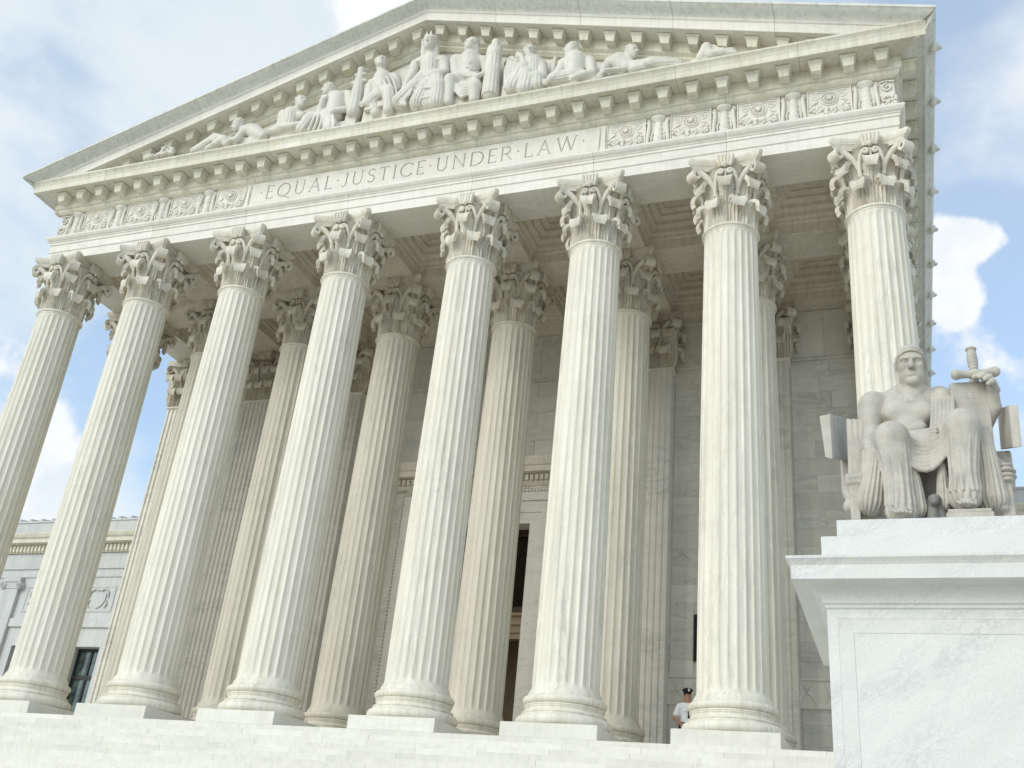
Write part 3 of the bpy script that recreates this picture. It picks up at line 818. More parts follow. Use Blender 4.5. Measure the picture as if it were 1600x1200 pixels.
# --- raking cornice
def zr(x): return 20.68 - SL * abs(x)
RK = [(-0.3, 0.0), (0.67, 0.0), (0.68, -0.03), (0.725, -0.03), (0.725, 0.27), (0.755, 0.285), (0.775, 0.32), (0.79, 0.345)] + \
    [(0.80 + 0.28 * (1 - math.cos(t * math.pi)) / 2, 0.355 + 0.17 * t) for t in (0.1, 0.3, 0.5, 0.7, 0.9)] + [(1.10, 0.53), (1.13, 0.54), (1.13, 0.61), (0.2, 0.80), (-0.3, 0.80)]
RSPLIT = (5, 0)
corona_p = [p for p in RK[:8]] + [(-0.3, 0.345)]
sima_p = [(-0.3, 0.349), (0.79, 0.349)] + RK[8:]
RB = [(-0.12, -0.62), (0.0, -0.60), (0.03, -0.55), (0.075, -0.50), (0.075, -0.44), (0.13, -0.40), (0.17, -0.36), (0.17, -0.003), (-0.12, -0.003)]
def rake(name, prof, xa, xb, mat, mit=False):
    V = []; n = len(prof)
    for x, last in ((xa, False), (xb, mit)):
        for off, hgt in prof:
            xx = x
            if last: xx = math.copysign(12.94 + off, x) if off > 0.5 else x
            V.append((xx, YF - off, zr(xx) + hgt))
    F = [(i, (i + 1) % n, n + (i + 1) % n, n + i) for i in range(n)] + [tuple(range(n)), tuple(range(2 * n - 1, n - 1, -1))]
    bo(inst(name, sharpen(mesh(name, V, F, mat), 24), B))
rs = [0, 2.35, 5.0, 7.65, 10.3, 13.3]
for sg in (-1, 1):
    for i in range(5):
        a, b_ = rs[i], rs[i + 1]
        rake("raking_sima_block", sima_p, sg * (a + (gap if i else 0)), sg * (b_ - (gap if i < 4 else 0)), M['sima'], i == 4)
        rake("raking_corona_block", corona_p, sg * (a + (gap if i else 0)), sg * (b_ - (gap if i < 4 else 0)), M['sima'] if False else M['ent'], i == 4)
        if i < 4: rake("raking_bed_moulding", RB, sg * a, sg * b_, M['soffit'])
    rake("raking_bed_moulding", RB, sg * 10.3, sg * 12.3, M['soffit'])
for x in MX[:15]:
    bo(inst("modillion", modL, B, (-x, YF - 0.17, zr(x) - 0.004)))
    bo(inst("modillion", modR, B, (x, YF - 0.17, zr(x) - 0.004)))
bo(MB().prism([(-12.7, ZT), (12.7, ZT), (0, 20.70)], YF + 0.08, YF + 0.2, 'y').obj("tympanum", M['wall'], B))
bo(MB().prism([(-13.9, 16.955), (-13.9, 16.90), (13.9, 16.90), (13.9, 16.955), (0, 21.2)], YF + 0.35, 40, 'y').obj("roof", M['sima'], B))
# lion heads on the side sima
lh = Sculpt()
lh.ell((0, 0, 0), (0.13, 0.15, 0.16), 0.03).ell((0.13, 0, -0.04), (0.10, 0.085, 0.075), 0.03).ell((0.19, 0, -0.015), (0.035, 0.05, 0.03), 0.02)
for a in range(9):
    t = a / 9 * 2 * math.pi; lh.ell((-0.02, 0.15 * math.cos(t), 0.16 * math.sin(t)), (0.07, 0.055, 0.055), 0.02)
for sg in (-1, 1): lh.ell((0.09, sg * 0.065, 0.07), (0.05, 0.035, 0.03), 0.02); lh.ell((0.0, sg * 0.12, 0.13), (0.03, 0.03, 0.05), 0.02)
lh.ell((0.19, 0, -0.085), (0.05, 0.04, 0.022), 0.01, neg=True)
lion = lh.me("lion_head", M['sima'], 0.016)
for k in range(16):
    for sg in (-1, 1):
        bo(inst("lion_head", lion, B, (sg * (HX + 0.955), -0.55 + 1.95 * k, 16.77), (0, 0, 0 if sg > 0 else math.pi), (0.8, 0.85, 0.85)))

# ================================================================== portico ceiling
cz = ZA + 0.001
bo(MB().box(-HX + 0.02, HX - 0.02, ROW2 - 0.65, ROW2 + 0.65, cz, 15.2).obj("cross_beam", M['ceil'], B))
bo(MB().box(-HX + 1.31, HX - 1.31, 6.42, WALL + 0.5, cz, 15.2).obj("wall_beam", M['ceil'], B))
bays_y = [(YF + 1.303, ROW2 - 0.653), (ROW2 + 0.653, 6.417)]
for y0, y1 in bays_y:
    for i in range(1, 7):
        m = MB().box(PX[i] - 0.65, PX[i] + 0.65, y0, y1, cz, 15.2)
        m.box(PX[i] - 0.42, PX[i] + 0.42, y0 + 0.25, y1 - 0.25, cz - 0.0, cz + 0.01) if False else None
        bo(m.obj("ceiling_beam", M['ceil'], B))
def coffer_me(wx, wy):
    st_ = [(0.0, 0.0), (0.0, 0.30), (0.05, 0.34), (0.05, 0.42), (0.17, 0.44), (0.17, 0.58), (0.22, 0.62), (0.32, 0.63), (0.32, 0.75), (0.37, 0.78), (0.50, 0.79), (0.50, 0.88), (0.55, 0.91), (0.66, 0.915), (0.66, 0.96)]
    V = []; F = []
    for ins_, z in st_:
        V += [(ins_, ins_, z), (wx - ins_, ins_, z), (wx - ins_, wy - ins_, z), (ins_, wy - ins_, z)]
    for k in range(len(st_) - 1):
        for i in range(4):
            j = (i + 1) % 4; F.append((k * 4 + j, k * 4 + i, k * 4 + 4 + i, k * 4 + 4 + j))
    n = (len(st_) - 1) * 4; F.append((n + 3, n + 2, n + 1, n))
    nb = len(V)
    o = 0.0
    for z in (0.0, 1.06):
        V += [(-0.0015, -0.0015, z), (wx + 0.0015, -0.0015, z), (wx + 0.0015, wy + 0.0015, z), (-0.0015, wy + 0.0015, z)]
    F += [(nb + 4, nb + 5, nb + 6, nb + 7)] + [(nb + i, nb + (i + 1) % 4, nb + 4 + (i + 1) % 4, nb + 4 + i) for i in range(4)] + [(i, nb + i, nb + (i + 1) % 4, (i + 1) % 4) for i in range(4)]
    return sharpen(mesh("coffer", V, F, M['ceil']), 20)
cache = {}
for y0, y1 in bays_y:
    for i in range(7):
        x0 = PX[i] + 0.652 if i else -HX + 1.302
        x1 = PX[i + 1] - 0.652 if i < 6 else HX - 1.302
        key = (round(x1 - x0, 2), round(y1 - y0, 2))
        if key not in cache: cache[key] = coffer_me(*key)
        bo(inst("coffer", cache[key], B, (x0, y0, cz)))
bo(MB().box(-HX + 0.05, HX - 0.05, 0.62, WALL + 2, 15.215, 15.3).obj("ceiling_slab", M['ceil'], B))

# ================================================================== back wall with its stone blocks
DW, DZ = 1.70, 7.40
wall = MB()
wall.box(-HX + 0.06, -DW - 0.15, WALL + 0.03, WALL + 0.9, -0.1, 14.9)
wall.box(DW + 0.15, HX - 0.06, WALL + 0.03, WALL + 0.9, -0.1, 14.9)
wall.box(-DW - 0.15, DW + 0.15, WALL + 0.03, WALL + 0.9, DZ + 0.15, 14.9)
wl_ = bo(wall.obj("portico_wall", M['wall'], B))
wins = [(-7.2, 0.41, 3.31, 4.6), (7.2, 0.41, 3.31, 4.6)]
blk = {}
def wall_block(x0, x1, z0, z1):
    key = (round(x1 - x0, 2), round(z1 - z0, 2))
    if key not in blk:
        blk[key] = MB().cbox(0, key[0] - 0.003, 0, 0.04, 0, key[1] - 0.003, 0.004).me("stone_block", M['wall'])
    o = inst("stone_block", blk[key], wl_, (x0, WALL + rng.uniform(-0.0025, 0.0025), z0))
CH = 0.53
nb_ = 0
PILX = [PX[i] for i in (0, 1, 2, 5, 6, 7)]      # the two middle columns have no pilaster: the doorway bay is wide
DOORHW, DOORTOP = DW + 1.1, 8.62
for i in range(5):
    xa, xb = PILX[i] + 0.70, PILX[i + 1] - 0.70
    for c in range(23):
        z0 = 0.16 + CH * c; z1 = z0 + CH
        if z1 > 12.36: break
        segs = [(xa, xb)]
        if i == 2:
            hw_ = DOORHW + 0.01 if z0 < 8.62 else DW + 1.52
            if z0 < 9.47:
                segs = [(xa, -hw_), (hw_, xb)]
            else:
                st_ = [xa + (xb - xa) * (k + (0.5 if c % 2 else 0.0)) / 6 for k in range(7)]
                st_ = [xa] + [t for t in st_ if xa + 0.3 < t < xb - 0.3] + [xb]
                segs = list(zip(st_[:-1], st_[1:]))
        for (wx, hw, wz0, wz1) in wins:
            if xa < wx < xb and z1 > wz0 - 0.26 and z0 < wz1 + 0.1:
                segs = [(xa, wx - hw), (wx + hw, xb)]
        for s0, s1 in segs:
            if s1 - s0 > 1.75:
                t = s0 + (s1 - s0) * (0.36 if c % 2 else 0.62) + rng.choice((-0.1, 0, 0.1))
                wall_block(s0, t, z0, z1); wall_block(t, s1, z0, z1)
            else:
                wall_block(s0, s1, z0, z1)
    # band moulding and the frieze slabs over it
    band_ = MB().prism([(WALL + 0.03, 12.38), (WALL - 0.03, 12.38), (WALL - 0.05, 12.40), (WALL - 0.05, 12.44), (WALL - 0.02, 12.47), (WALL - 0.02, 12.5), (WALL + 0.03, 12.5)], xa + 0.001, xb - 0.001, 'x')
    bo(band_.obj("wall_moulding", M['wall'], B))
    ns = 6 if i == 2 else 2
    for k in range(ns): wall_block(xa + (xb - xa) * k / ns, xa + (xb - xa) * (k + 1) / ns, 12.51, 14.1)
for (wx, hw, z0, z1) in wins:
    wobj = bo(MB().box(wx - hw + 0.05, wx + hw - 0.05, WALL - 0.005, WALL + 0.028, z0 + 0.05, z1 - 0.05).obj("window", M['black'], B))
    m = MB()
    m.box(wx - hw, wx - hw + 0.05, WALL - 0.02, WALL + 0.028, z0, z1); m.box(wx + hw - 0.05, wx + hw, WALL - 0.02, WALL + 0.028, z0, z1)
    m.box(wx - hw + 0.05, wx + hw - 0.05, WALL - 0.02, WALL + 0.028, z0, z0 + 0.05); m.box(wx - hw + 0.05, wx + hw - 0.05, WALL - 0.02, WALL + 0.028, z1 - 0.05, z1)
    inst("window_frame", m.me("window_frame", M['frame']), wobj)
# carved belt panels under the windows
def belt_panel():
    m = MB(); W_, H_ = 2.3, 0.66
    m.box(-W_ / 2, W_ / 2, -0.005, 0.03, 0, H_)
    for a in ((-W_ / 2 - 0.04, W_ / 2 + 0.04, H_, H_ + 0.055), (-W_ / 2 - 0.10, W_ / 2 + 0.10, -0.06, 0.0)):
        m.box(a[0], a[1], -0.05, 0.03, a[2], a[3])
    for a in ((-W_ / 2, -W_ / 2 + 0.05), (W_ / 2 - 0.05, W_ / 2)): m.box(a[0], a[1], -0.03, -0.004, 0.001, H_ - 0.001)
    slab_ = m.me("belt_panel", M['wall'])
    c = MB()
    for k in range(4):
        x = -0.83 + 0.55 * k
        c.tube([(x - 0.16, -0.01, 0.08), (x - 0.02, -0.02, 0.33), (x + 0.13, -0.01, 0.58)], 0.028, 5, 0.7)
        c.tube([(x + 0.18, -0.01, 0.08), (x + 0.05, -0.02, 0.30), (x - 0.14, -0.01, 0.58)], 0.028, 5, 0.7)
        c.ball((x, -0.01, 0.33), 0.06, 8, 6)
    return slab_, c.me("carved_motif", M['wall'], True, 50)
bps, bpc = belt_panel()
for i in (0, 1, 5, 6):
    xm = (PX[i] + PX[i + 1]) / 2
    p = bo(inst("belt_panel", bps, B, (xm, WALL - 0.006, 2.2))); inst("carved_motif", bpc, p)

# ================================================================== doorway
D = bo(MB().box(-DW - 1.1, DW + 1.1, WALL - 0.02, WALL + 0.03, DZ + 1.1, DZ + 1.3).obj("doorway", M['wall'], B))
# stepped frame with beads
fr = MB()
for (a, b_, yy) in ((0.0, 0.35, -0.10), (0.35, 0.72, -0.14), (0.72, 1.1, -0.20)):
    for sg in (-1, 1):
        x0, x1 = sorted((sg * (DW + a), sg * (DW + b_)))
        fr.box(x0, x1, WALL + yy, WALL + 0.06, 0.0, DZ + a)
    fr.box(-DW - b_, DW + b_, WALL + yy, WALL + 0.06, DZ + a + (0.001 if a else 0), DZ + b_)
inst("door_frame", fr.me("door_frame", M['wall']), D)
bd = MB()
for sg in (-1, 1):
    z = 0.1
    while z < DZ + 1.0:
        bd.ball((sg * (DW + 1.03), WALL - 0.21, z), 0.045, 6, 4); z += 0.11
x = -DW - 1.0
while x < DW + 1.0:
    bd.ball((x, WALL - 0.21, DZ + 1.03), 0.045, 6, 4); x += 0.11
inst("bead_moulding", bd.me("bead_moulding", M['ceil'], True), D)
hd = MB().box(-DW - 1.0, DW + 1.0, WALL - 0.12, WALL + 0.05, DZ + 0.05 + 1.1, 8.62)
hd.prism([(WALL, 8.62), (WALL - 0.16, 8.62), (WALL - 0.22, 8.70), (WALL - 0.22, 8.98), (WALL - 0.45, 9.0), (WALL - 0.45, 9.18), (WALL - 0.5, 9.2), (WALL - 0.58, 9.38), (WALL - 0.58, 9.46), (WALL, 9.47)], -DW - 1.5, DW + 1.5, 'x')
inst("door_cornice", hd.me("door_cornice", M['ceil']), D)
dm = MB().cbox(-0.05, 0.05, -0.11, 0.0, 0, 0.17, 0.006).me("dentil", M['ceil'])
x = -DW - 1.38
while x < DW + 1.4:
    inst("dentil", dm, D, (x, WALL - 0.221, 8.76)); x += 0.165
# deep reveal, dark vestibule, grille over the doors
rv = MB()
rv.box(-DW - 0.14, -DW, WALL + 0.07, WALL + 0.65, 0, DZ); rv.box(DW, DW + 0.14, WALL + 0.07, WALL + 0.65, 0, DZ); rv.box(-DW - 0.14, DW + 0.14, WALL + 0.07, WALL + 0.65, DZ + 0.001, DZ + 0.13)
inst("door_reveal", rv.me("door_reveal", M['wall']), D)
vb = MB()
vb.box(-DW - 0.6, -DW - 0.15, WALL + 0.95, WALL + 3, -0.1, 8.4); vb.box(DW + 0.15, DW + 0.6, WALL + 0.95, WALL + 3, -0.1, 8.4)
vb.box(-DW - 0.6, DW + 0.6, WALL + 3.01, WALL + 3.2, -0.1, 8.4); vb.box(-DW - 0.6, DW + 0.6, WALL + 0.95, WALL + 3.2, 8.41, 8.6); vb.box(-DW - 0.6, DW + 0.6, WALL + 0.95, WALL + 3.2, -0.3, -0.01)
inst("vestibule", vb.me("vestibule", M['brown']), D)
gy = WALL + 0.5
tr = MB()
for (a, b_, c0, c1) in ((-DW, DW, DZ - 0.22, DZ), (-DW, DW, 4.72, 4.95), (-DW, -DW + 0.16, 4.95, DZ - 0.22), (DW - 0.16, DW, 4.95, DZ - 0.22), (-0.6, -0.5, 4.95, DZ - 0.22), (0.5, 0.6, 4.95, DZ - 0.22)):
    tr.box(a, b_, gy, gy + 0.12, c0, c1)
inst("transom_frame", tr.me("transom_frame", M['bronze']), D)
la = MB()
for (xa, xb) in ((-DW + 0.16, -0.6), (-0.5, 0.5), (0.6, DW - 0.16)):
    za, zb = 4.95, DZ - 0.22
    n = 0; t = -3.0
    while t < 4:
        for s_ in (1, -1):
            # a diagonal bar clipped to the panel
            pts = []
            for i in range(41):
                xx = xa + (xb - xa) * i / 40; zz = (za + t + (xx - xa) * 1.35) if s_ > 0 else (zb - t - (xx - xa) * 1.35)
                if za <= zz <= zb: pts.append((xx, zz))
            if len(pts) > 1: la.tube([(pts[0][0], gy + 0.06 + 0.012 * s_, pts[0][1]), (pts[-1][0], gy + 0.06 + 0.012 * s_, pts[-1][1])], 0.018, 4)
        t += 0.2
inst("lattice_grille", la.me("lattice_grille", M['bronze']), D)
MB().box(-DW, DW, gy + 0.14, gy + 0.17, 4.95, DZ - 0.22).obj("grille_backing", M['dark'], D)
ci = MB().prism([(gy, 3.95), (gy - 0.1, 3.95), (gy - 0.1, 4.1), (gy - 0.16, 4.12), (gy - 0.16, 4.3), (gy - 0.24, 4.36), (gy - 0.24, 4.45), (gy - 0.10, 4.5), (gy - 0.10, 4.6), (gy - 0.2, 4.64), (gy - 0.2, 4.715), (gy + 0.2, 4.715), (gy + 0.2, 3.95)], -DW + 0.002, DW - 0.002, 'x')
inst("transom_bar", ci.me("transom_bar", M['brown']), D)
for sg in (-1, 1):   # bronze leaves standing open
    lf = MB(); x0, x1 = sorted((sg * (DW - 0.12), sg * (DW - 0.02)))
    lf.box(x0, x1, gy + 0.2, gy + 1.8, 0.02, 3.94)
    for k in range(4):
        lf.box(sg * (DW - 0.14) - 0.012, sg * (DW - 0.14) + 0.012, gy + 0.35, gy + 1.65, 0.2 + k * 0.92, 0.95 + k * 0.92)
    inst("door_leaf", lf.me("door_leaf", M['bronze']), D)

# main hall side walls
for sg in (-1, 1):
    x0, x1 = sorted((sg * 11.7, sg * (HX - 0.06)))
    bo(MB().box(x0, x1, WALL + 0.95, 40, -4.3, 14.11).obj("hall_wall", M['wall'], B))
bo(MB().box(-11.6, 11.6, 39, 40, -4.3, 17).obj("rear_wall", M['wall'], B))
# ================================================================== corinthian columns
def bell_r(z):   # capital bell radius above the astragal
    t = max(0, min(1, z / 1.62)); return 0.60 + 0.06 * t + 0.18 * max(0, (t - 0.62) / 0.38) ** 2
def shaft_r(z):
    t = (z - 1.0) / (12.1 - 1.0); return 0.722 - 0.077 * (t ** 1.6)
NF = 24
def smooth_path(P, k=3):
    """catmull-rom refinement of a list of tuples"""
    out = []; n = len(P)
    for i in range(n - 1):
        p0, p1, p2, p3 = P[max(i - 1, 0)], P[i], P[i + 1], P[min(i + 2, n - 1)]
        for j in range(k):
            t = j / k
            out.append(tuple(0.5 * (2 * b + (c - a) * t + (2 * a - 5 * b + 4 * c - d) * t * t + (3 * b - a - 3 * c + d) * t ** 3) for a, b, c, d in zip(p0, p1, p2, p3)))
    out.append(tuple(P[-1])); return out
def drum_me(z0, z1, first, last):
    zs = [z0, z0 + 0.005, z0 + 0.012, z0 + 0.03] + [z0 + (z1 - z0) * k / 3 for k in (1, 2)] + [z1 - 0.03, z1 - 0.012, z1 - 0.005, z1]
    fl = [1] * 10; ins_ = [0.003] + [0] * 8 + [0.003]
    if first:
        zs = [z0, z0 + 0.05, z0 + 0.10, z0 + 0.13, z0 + 0.17, z0 + 0.24] + zs[4:]; fl = [0, 0, 0.0, 0.45, 0.85, 1] + fl[4:]; ins_ = [0] * 6 + ins_[4:]
    if last:
        zs = zs[:-4] + [z1 - 0.22, z1 - 0.13, z1 - 0.09, z1 - 0.06, z1]; fl = fl[:-4] + [1, 0.85, 0.45, 0, 0]; ins_ = ins_[:-4] + [0] * 5
    V = []; npf = 8
    for z, f, q in zip(zs, fl, ins_):
        r0 = shaft_r(z) - q
        if first and z < z0 + 0.16: r0 += 0.055 * max(0, 1 - (z - z0) / 0.14) ** 2
        wf = 2 * math.pi / NF
        for k in range(NF):
            for j in range(npf):
                u = j / npf     # 0..0.2 fillet, rest flute
                a = wf * (k + u)
                if u < 0.17: d = 0
                else:
                    s_ = (u - 0.17) / 0.83; d = math.sqrt(max(0, 1 - (2 * s_ - 1) ** 2))
                    ff = f if f in (0, 1) else max(0, f - 0.9 * abs(2 * s_ - 1) ** 2 * (1 - f))
                    d *= 0.034 * ff
                V.append(((r0 - d) * math.cos(a), (r0 - d) * math.sin(a), z))
    n = NF * npf; F = []
    for i in range(len(zs) - 1):
        for k in range(n):
            j = (k + 1) % n; F.append((i * n + k, i * n + j, (i + 1) * n + j, (i + 1) * n + k))
    F.append(tuple(range(n - 1, -1, -1))); F.append(tuple(range((len(zs) - 1) * n, len(zs) * n)))
    me_ = mesh("shaft_drum", V, F, M['col'])
    return sharpen(me_, 42)
def torus_prof(rc, zc, rad, a0=-90, a1=90, n=8):
    return [(rc + rad * math.cos(R(a0 + (a1 - a0) * i / n)), zc + rad * math.sin(R(a0 + (a1 - a0) * i / n))) for i in range(n + 1)]
base_prof = [(0.5, 0.291)] + torus_prof(0.90, 0.405, 0.113) + [(0.90, 0.525), (0.90, 0.545)] + torus_prof(0.885, 0.567, 0.02, n=4) + [(0.872, 0.592)] + \
    [(0.872 - 0.045 * math.sin(math.pi * i / 6), 0.595 + 0.10 * i / 6) for i in range(1, 6)] + torus_prof(0.845, 0.715, 0.018, n=4) + [(0.84, 0.737), (0.835, 0.742)] + torus_prof(0.815, 0.825, 0.082) + [(0.80, 0.915), (0.80, 0.94), (0.785, 0.965), (0.778, 1.0), (0.5, 1.0)]
base_me = sharpen(MB().lathe(base_prof, 56).me("base", M['col']), 50)
plinth_me = MB().cbox(-1.0234, 1.0234, -1.0234, 1.0234, 0.0, 0.29, 0.008).me("plinth", M['step'])
neck_me = sharpen(MB().lathe([(0.5, 12.10), (0.655, 12.10), (0.665, 12.125), (0.665, 12.14)] + torus_prof(0.665, 12.185, 0.042) + [(0.665, 12.23), (0.63, 12.25), (0.5, 12.25)], 48).me("astragal", M['col']), 50)
ZN = 12.235

def leaf_me(H, half, tipout, flat=False, curl=1.0, lobes=5):
    """acanthus leaf standing on the bell, tip curling out and down"""
    e = tipout - 0.28
    path = [(0.045, 0.0), (0.045, 0.25 * H), (0.05, 0.50 * H), (0.058, 0.70 * H), (0.08, 0.85 * H), (0.13, 0.955 * H), (0.20 + 0.5 * e, 1.0 * H), (0.265 + e, 0.985 * H),
            (0.292 + e, 0.985 * H - 0.045), (0.290 + e, 0.985 * H - 0.095), (0.265 + e, 0.985 * H - 0.13)]
    path = smooth_path(path, 2)
    NU = 24; NP = len(path); V = []
    arcl = [0]
    for i in range(1, NP): arcl.append(arcl[-1] + math.hypot(path[i][0] - path[i - 1][0], path[i][1] - path[i - 1][1]))
    for side in (0, 1):
        for i in range(NP):
            t = arcl[i] / arcl[-1]
            o, z = path[i]
            i0, i1 = max(i - 1, 0), min(i + 1, NP - 1)
            tx, tz = path[i1][0] - path[i0][0], path[i1][1] - path[i0][1]; l_ = math.hypot(tx, tz); nx_, nz_ = tz / l_, -tx / l_
            wv = half * (0.80 + 0.34 * math.sin(math.pi * min(1, t * 1.15))) if t < 0.62 else half * max(0.42, 1.06 - 1.35 * (t - 0.62) ** 1.3)
            wv *= 0.80 + 0.28 * abs(math.sin(1.4 * lobes * math.pi * t + 0.4)) ** 0.7
            for j in range(NU + 1):
                u = 2 * j / NU - 1
                tf = max(0.0, 1 - max(0, t - 0.5) / 0.3); rib = (0.024 * math.cos(u * math.pi * 6.0) + 0.035 * math.exp(-(u / 0.10) ** 2)) * (0.12 + 0.88 * tf)
                cup = -0.075 * u * u * (1 - 0.5 * t) + 0.012 * math.sin(9 * t * math.pi) * abs(u)
                n_ = rib + cup - ((0.055 + 0.16 * max(0, t - 0.55)) if side else 0.0)
                rr = o + nx_ * n_; zz = z + nz_ * n_
                if side and i < 8: rr = min(rr, 0.01)
                if flat: V.append((u * wv, -rr, zz))
                else:
                    rad = bell_r(max(0, min(z, 1.3))) + rr
                    V.append((u * wv, -math.sqrt(max(0.02, rad * rad - (u * wv) ** 2 * 0.85)), zz))
    n = NU + 1; off = NP * n; F = []
    for i in range(NP - 1):
        for j in range(NU):
            a = i * n + j; F.append((a, a + 1, a + n + 1, a + n)); b_ = a + off; F.append((b_ + n, b_ + n + 1, b_ + 1, b_))
    for i in range(NP - 1):
        a = i * n; F.append((a, a + n, a + n + off, a + off)); a = i * n + NU; F.append((a + off, a + n + off, a + n, a))
    for j in range(NU):
        F.append((j + 1, j, j + off, j + 1 + off)); a = (NP - 1) * n + j; F.append((a, a + 1, a + 1 + off, a + off))
    return sharpen(mesh("acanthus_leaf", V, F, M['cap']), 75)
leaf1 = leaf_me(0.58, 0.225, 0.205); leaf2 = leaf_me(1.14, 0.235, 0.265); leaf3 = leaf1
bell_me_ = MB().lathe([(0.4, 0.0), (0.60, 0.0)] + [(bell_r(z) , z) for z in (0.2, 0.5, 0.8, 1.0, 1.15, 1.3, 1.45, 1.58)] + [(0.87, 1.61), (0.4, 1.61)], 40).me("capital", M['cap'], True, 50)
def volute_me():
    """corner volute: two stalks from between the leaves meeting in a broad curled ribbon under the abacus corner"""
    m = MB()
    for sg in (-1, 1):
        pts = []
        for (an, r_, z) in ((24, 0.69, 0.62), (23, 0.715, 0.86), (20, 0.765, 1.08), (15, 0.86, 1.27), (10, 0.98, 1.41), (7, 1.10, 1.475)):
            a = R(an) * sg; pts.append((r_ * math.sin(a), -r_ * math.cos(a), z))
        q_ = smooth_path([u + (v,) for u, v in zip(pts, [0.044, 0.05, 0.06, 0.074, 0.084, 0.07])], 3)
        m.tube([u[:3] for u in q_], [u[3] for u in q_], 10, 1.0)
    path = [(0.86, 1.20), (0.93, 1.36), (1.03, 1.48), (1.15, 1.535), (1.225, 1.505), (1.265, 1.42), (1.245, 1.335), (1.18, 1.295), (1.115, 1.32), (1.095, 1.385), (1.135, 1.425), (1.17, 1.40)]
    wd = [0.08, 0.10, 0.125, 0.14, 0.15, 0.155, 0.155, 0.155, 0.155, 0.16, 0.165, 0.17]; th = [0.05, 0.055, 0.058, 0.058, 0.055, 0.05, 0.046, 0.042, 0.04, 0.036, 0.034, 0.03]
    full = smooth_path([q_ + (w_, t_) for q_, w_, t_ in zip(path, wd, th)], 3); path = [q_[:2] for q_ in full]; wd = [q_[2] for q_ in full]; th = [q_[3] for q_ in full]
    V = []; n = len(path)
    for i, (r_, z) in enumerate(path):
        a, b_ = path[max(i - 1, 0)], path[min(i + 1, n - 1)]; tx, tz = b_[0] - a[0], b_[1] - a[1]; l_ = math.hypot(tx, tz); nx_, nz_ = tz / l_, -tx / l_
        w_, t_ = wd[i], th[i]
        for (u, v) in ((-1, -0.9), (-1.02, 0.4), (-0.92, 1.15), (-0.78, 0.7), (-0.3, 0.35), (0.3, 0.35), (0.78, 0.7), (0.92, 1.15), (1.02, 0.4), (1, -0.9)):
            V.append((u * w_, -(r_ + nx_ * v * t_), z + nz_ * v * t_))
    F = [(i * 10 + k, i * 10 + (k + 1) % 10, (i + 1) * 10 + (k + 1) % 10, (i + 1) * 10 + k) for i in range(n - 1) for k in range(10)]
    F.append(tuple(range(9, -1, -1))); F.append(tuple(range((n - 1) * 10, n * 10)))
    m.add(V, F)
    return sharpen(m.me("corner_volute", M['cap']), 50)
vol_me = volute_me()
def helix_me():
    m = MB()
    for sg in (-1, 1):
        pts = [(sg * 0.285, -0.67, 0.80), (sg * 0.285, -0.70, 1.04), (sg * 0.27, -0.76, 1.26), (sg * 0.20, -0.83, 1.44), (sg * 0.11, -0.87, 1.48), (sg * 0.065, -0.89, 1.42), (sg * 0.10, -0.885, 1.36), (sg * 0.15, -0.87, 1.39), (sg * 0.14, -0.88, 1.43)]
        q_ = smooth_path([u + (v,) for u, v in zip(pts, [0.05, 0.052, 0.052, 0.052, 0.05, 0.046, 0.042, 0.036, 0.025])], 2)
        m.tube([u[:3] for u in q_], [u[3] for u in q_], 8)
    m.tube([(0, -0.74, 0.95), (0, -0.80, 1.25), (0, -0.88, 1.5)], [0.04, 0.035, 0.04], 6)
    return m.me("inner_scroll", M['cap'], True, 60)
hel_me = helix_me()
def abacus_poly(c, mid, ch):
    """plan of the abacus: concave sides, cut corners"""
    out = []
    for q in range(4):
        a = q * math.pi / 2
        for i in range(9):
            t = -1 + 2 * i / 8
            x = t * (c - ch); y = -(mid + (c - mid) * t * t)
            out.append((x * math.cos(a) - y * math.sin(a), x * math.sin(a) + y * math.cos(a)))
    return out
def abacus_me():
    lay = [(0.86, 1.58), (0.89, 1.65), (0.945, 1.715), (0.975, 1.735), (0.975, 1.755), (0.995, 1.775), (1.015, 1.83), (1.015, 1.882)]
    V = []; n = 36
    for s_, z in lay:
        V += [(x * s_, y * s_, z) for x, y in abacus_poly(0.97, 0.78, 0.08)]
    F = [(i * n + k, i * n + (k + 1) % n, (i + 1) * n + (k + 1) % n, (i + 1) * n + k) for i in range(len(lay) - 1) for k in range(n)]
    F.append(tuple(range(n - 1, -1, -1))); F.append(tuple(range((len(lay) - 1) * n, len(lay) * n)))
    return sharpen(mesh("abacus", V, F, M['cap']), 30)
aba_me = abacus_me()
def fleuron_me():
    m = MB()
    V = []; nu, nv = 14, 8
    m.box(-0.19, 0.19, -0.905, -0.70, 1.57, 1.88)
    for k in range(5):
        x = -0.17 + 0.085 * k
        m.tube([(x * 0.75, -0.90, 1.56), (x * 1.0, -0.935, 1.66), (x * 1.1, -0.945, 1.78), (x * 1.15, -0.92, 1.88)], [0.05, 0.062, 0.062, 0.05], 6)
    m.ball((0, -0.95, 1.57), 0.075, 8, 6)
    return m.me("fleuron", M['cap'], True, 50)
flr_me = fleuron_me()
for _m in (leaf1, leaf2, leaf3): pass

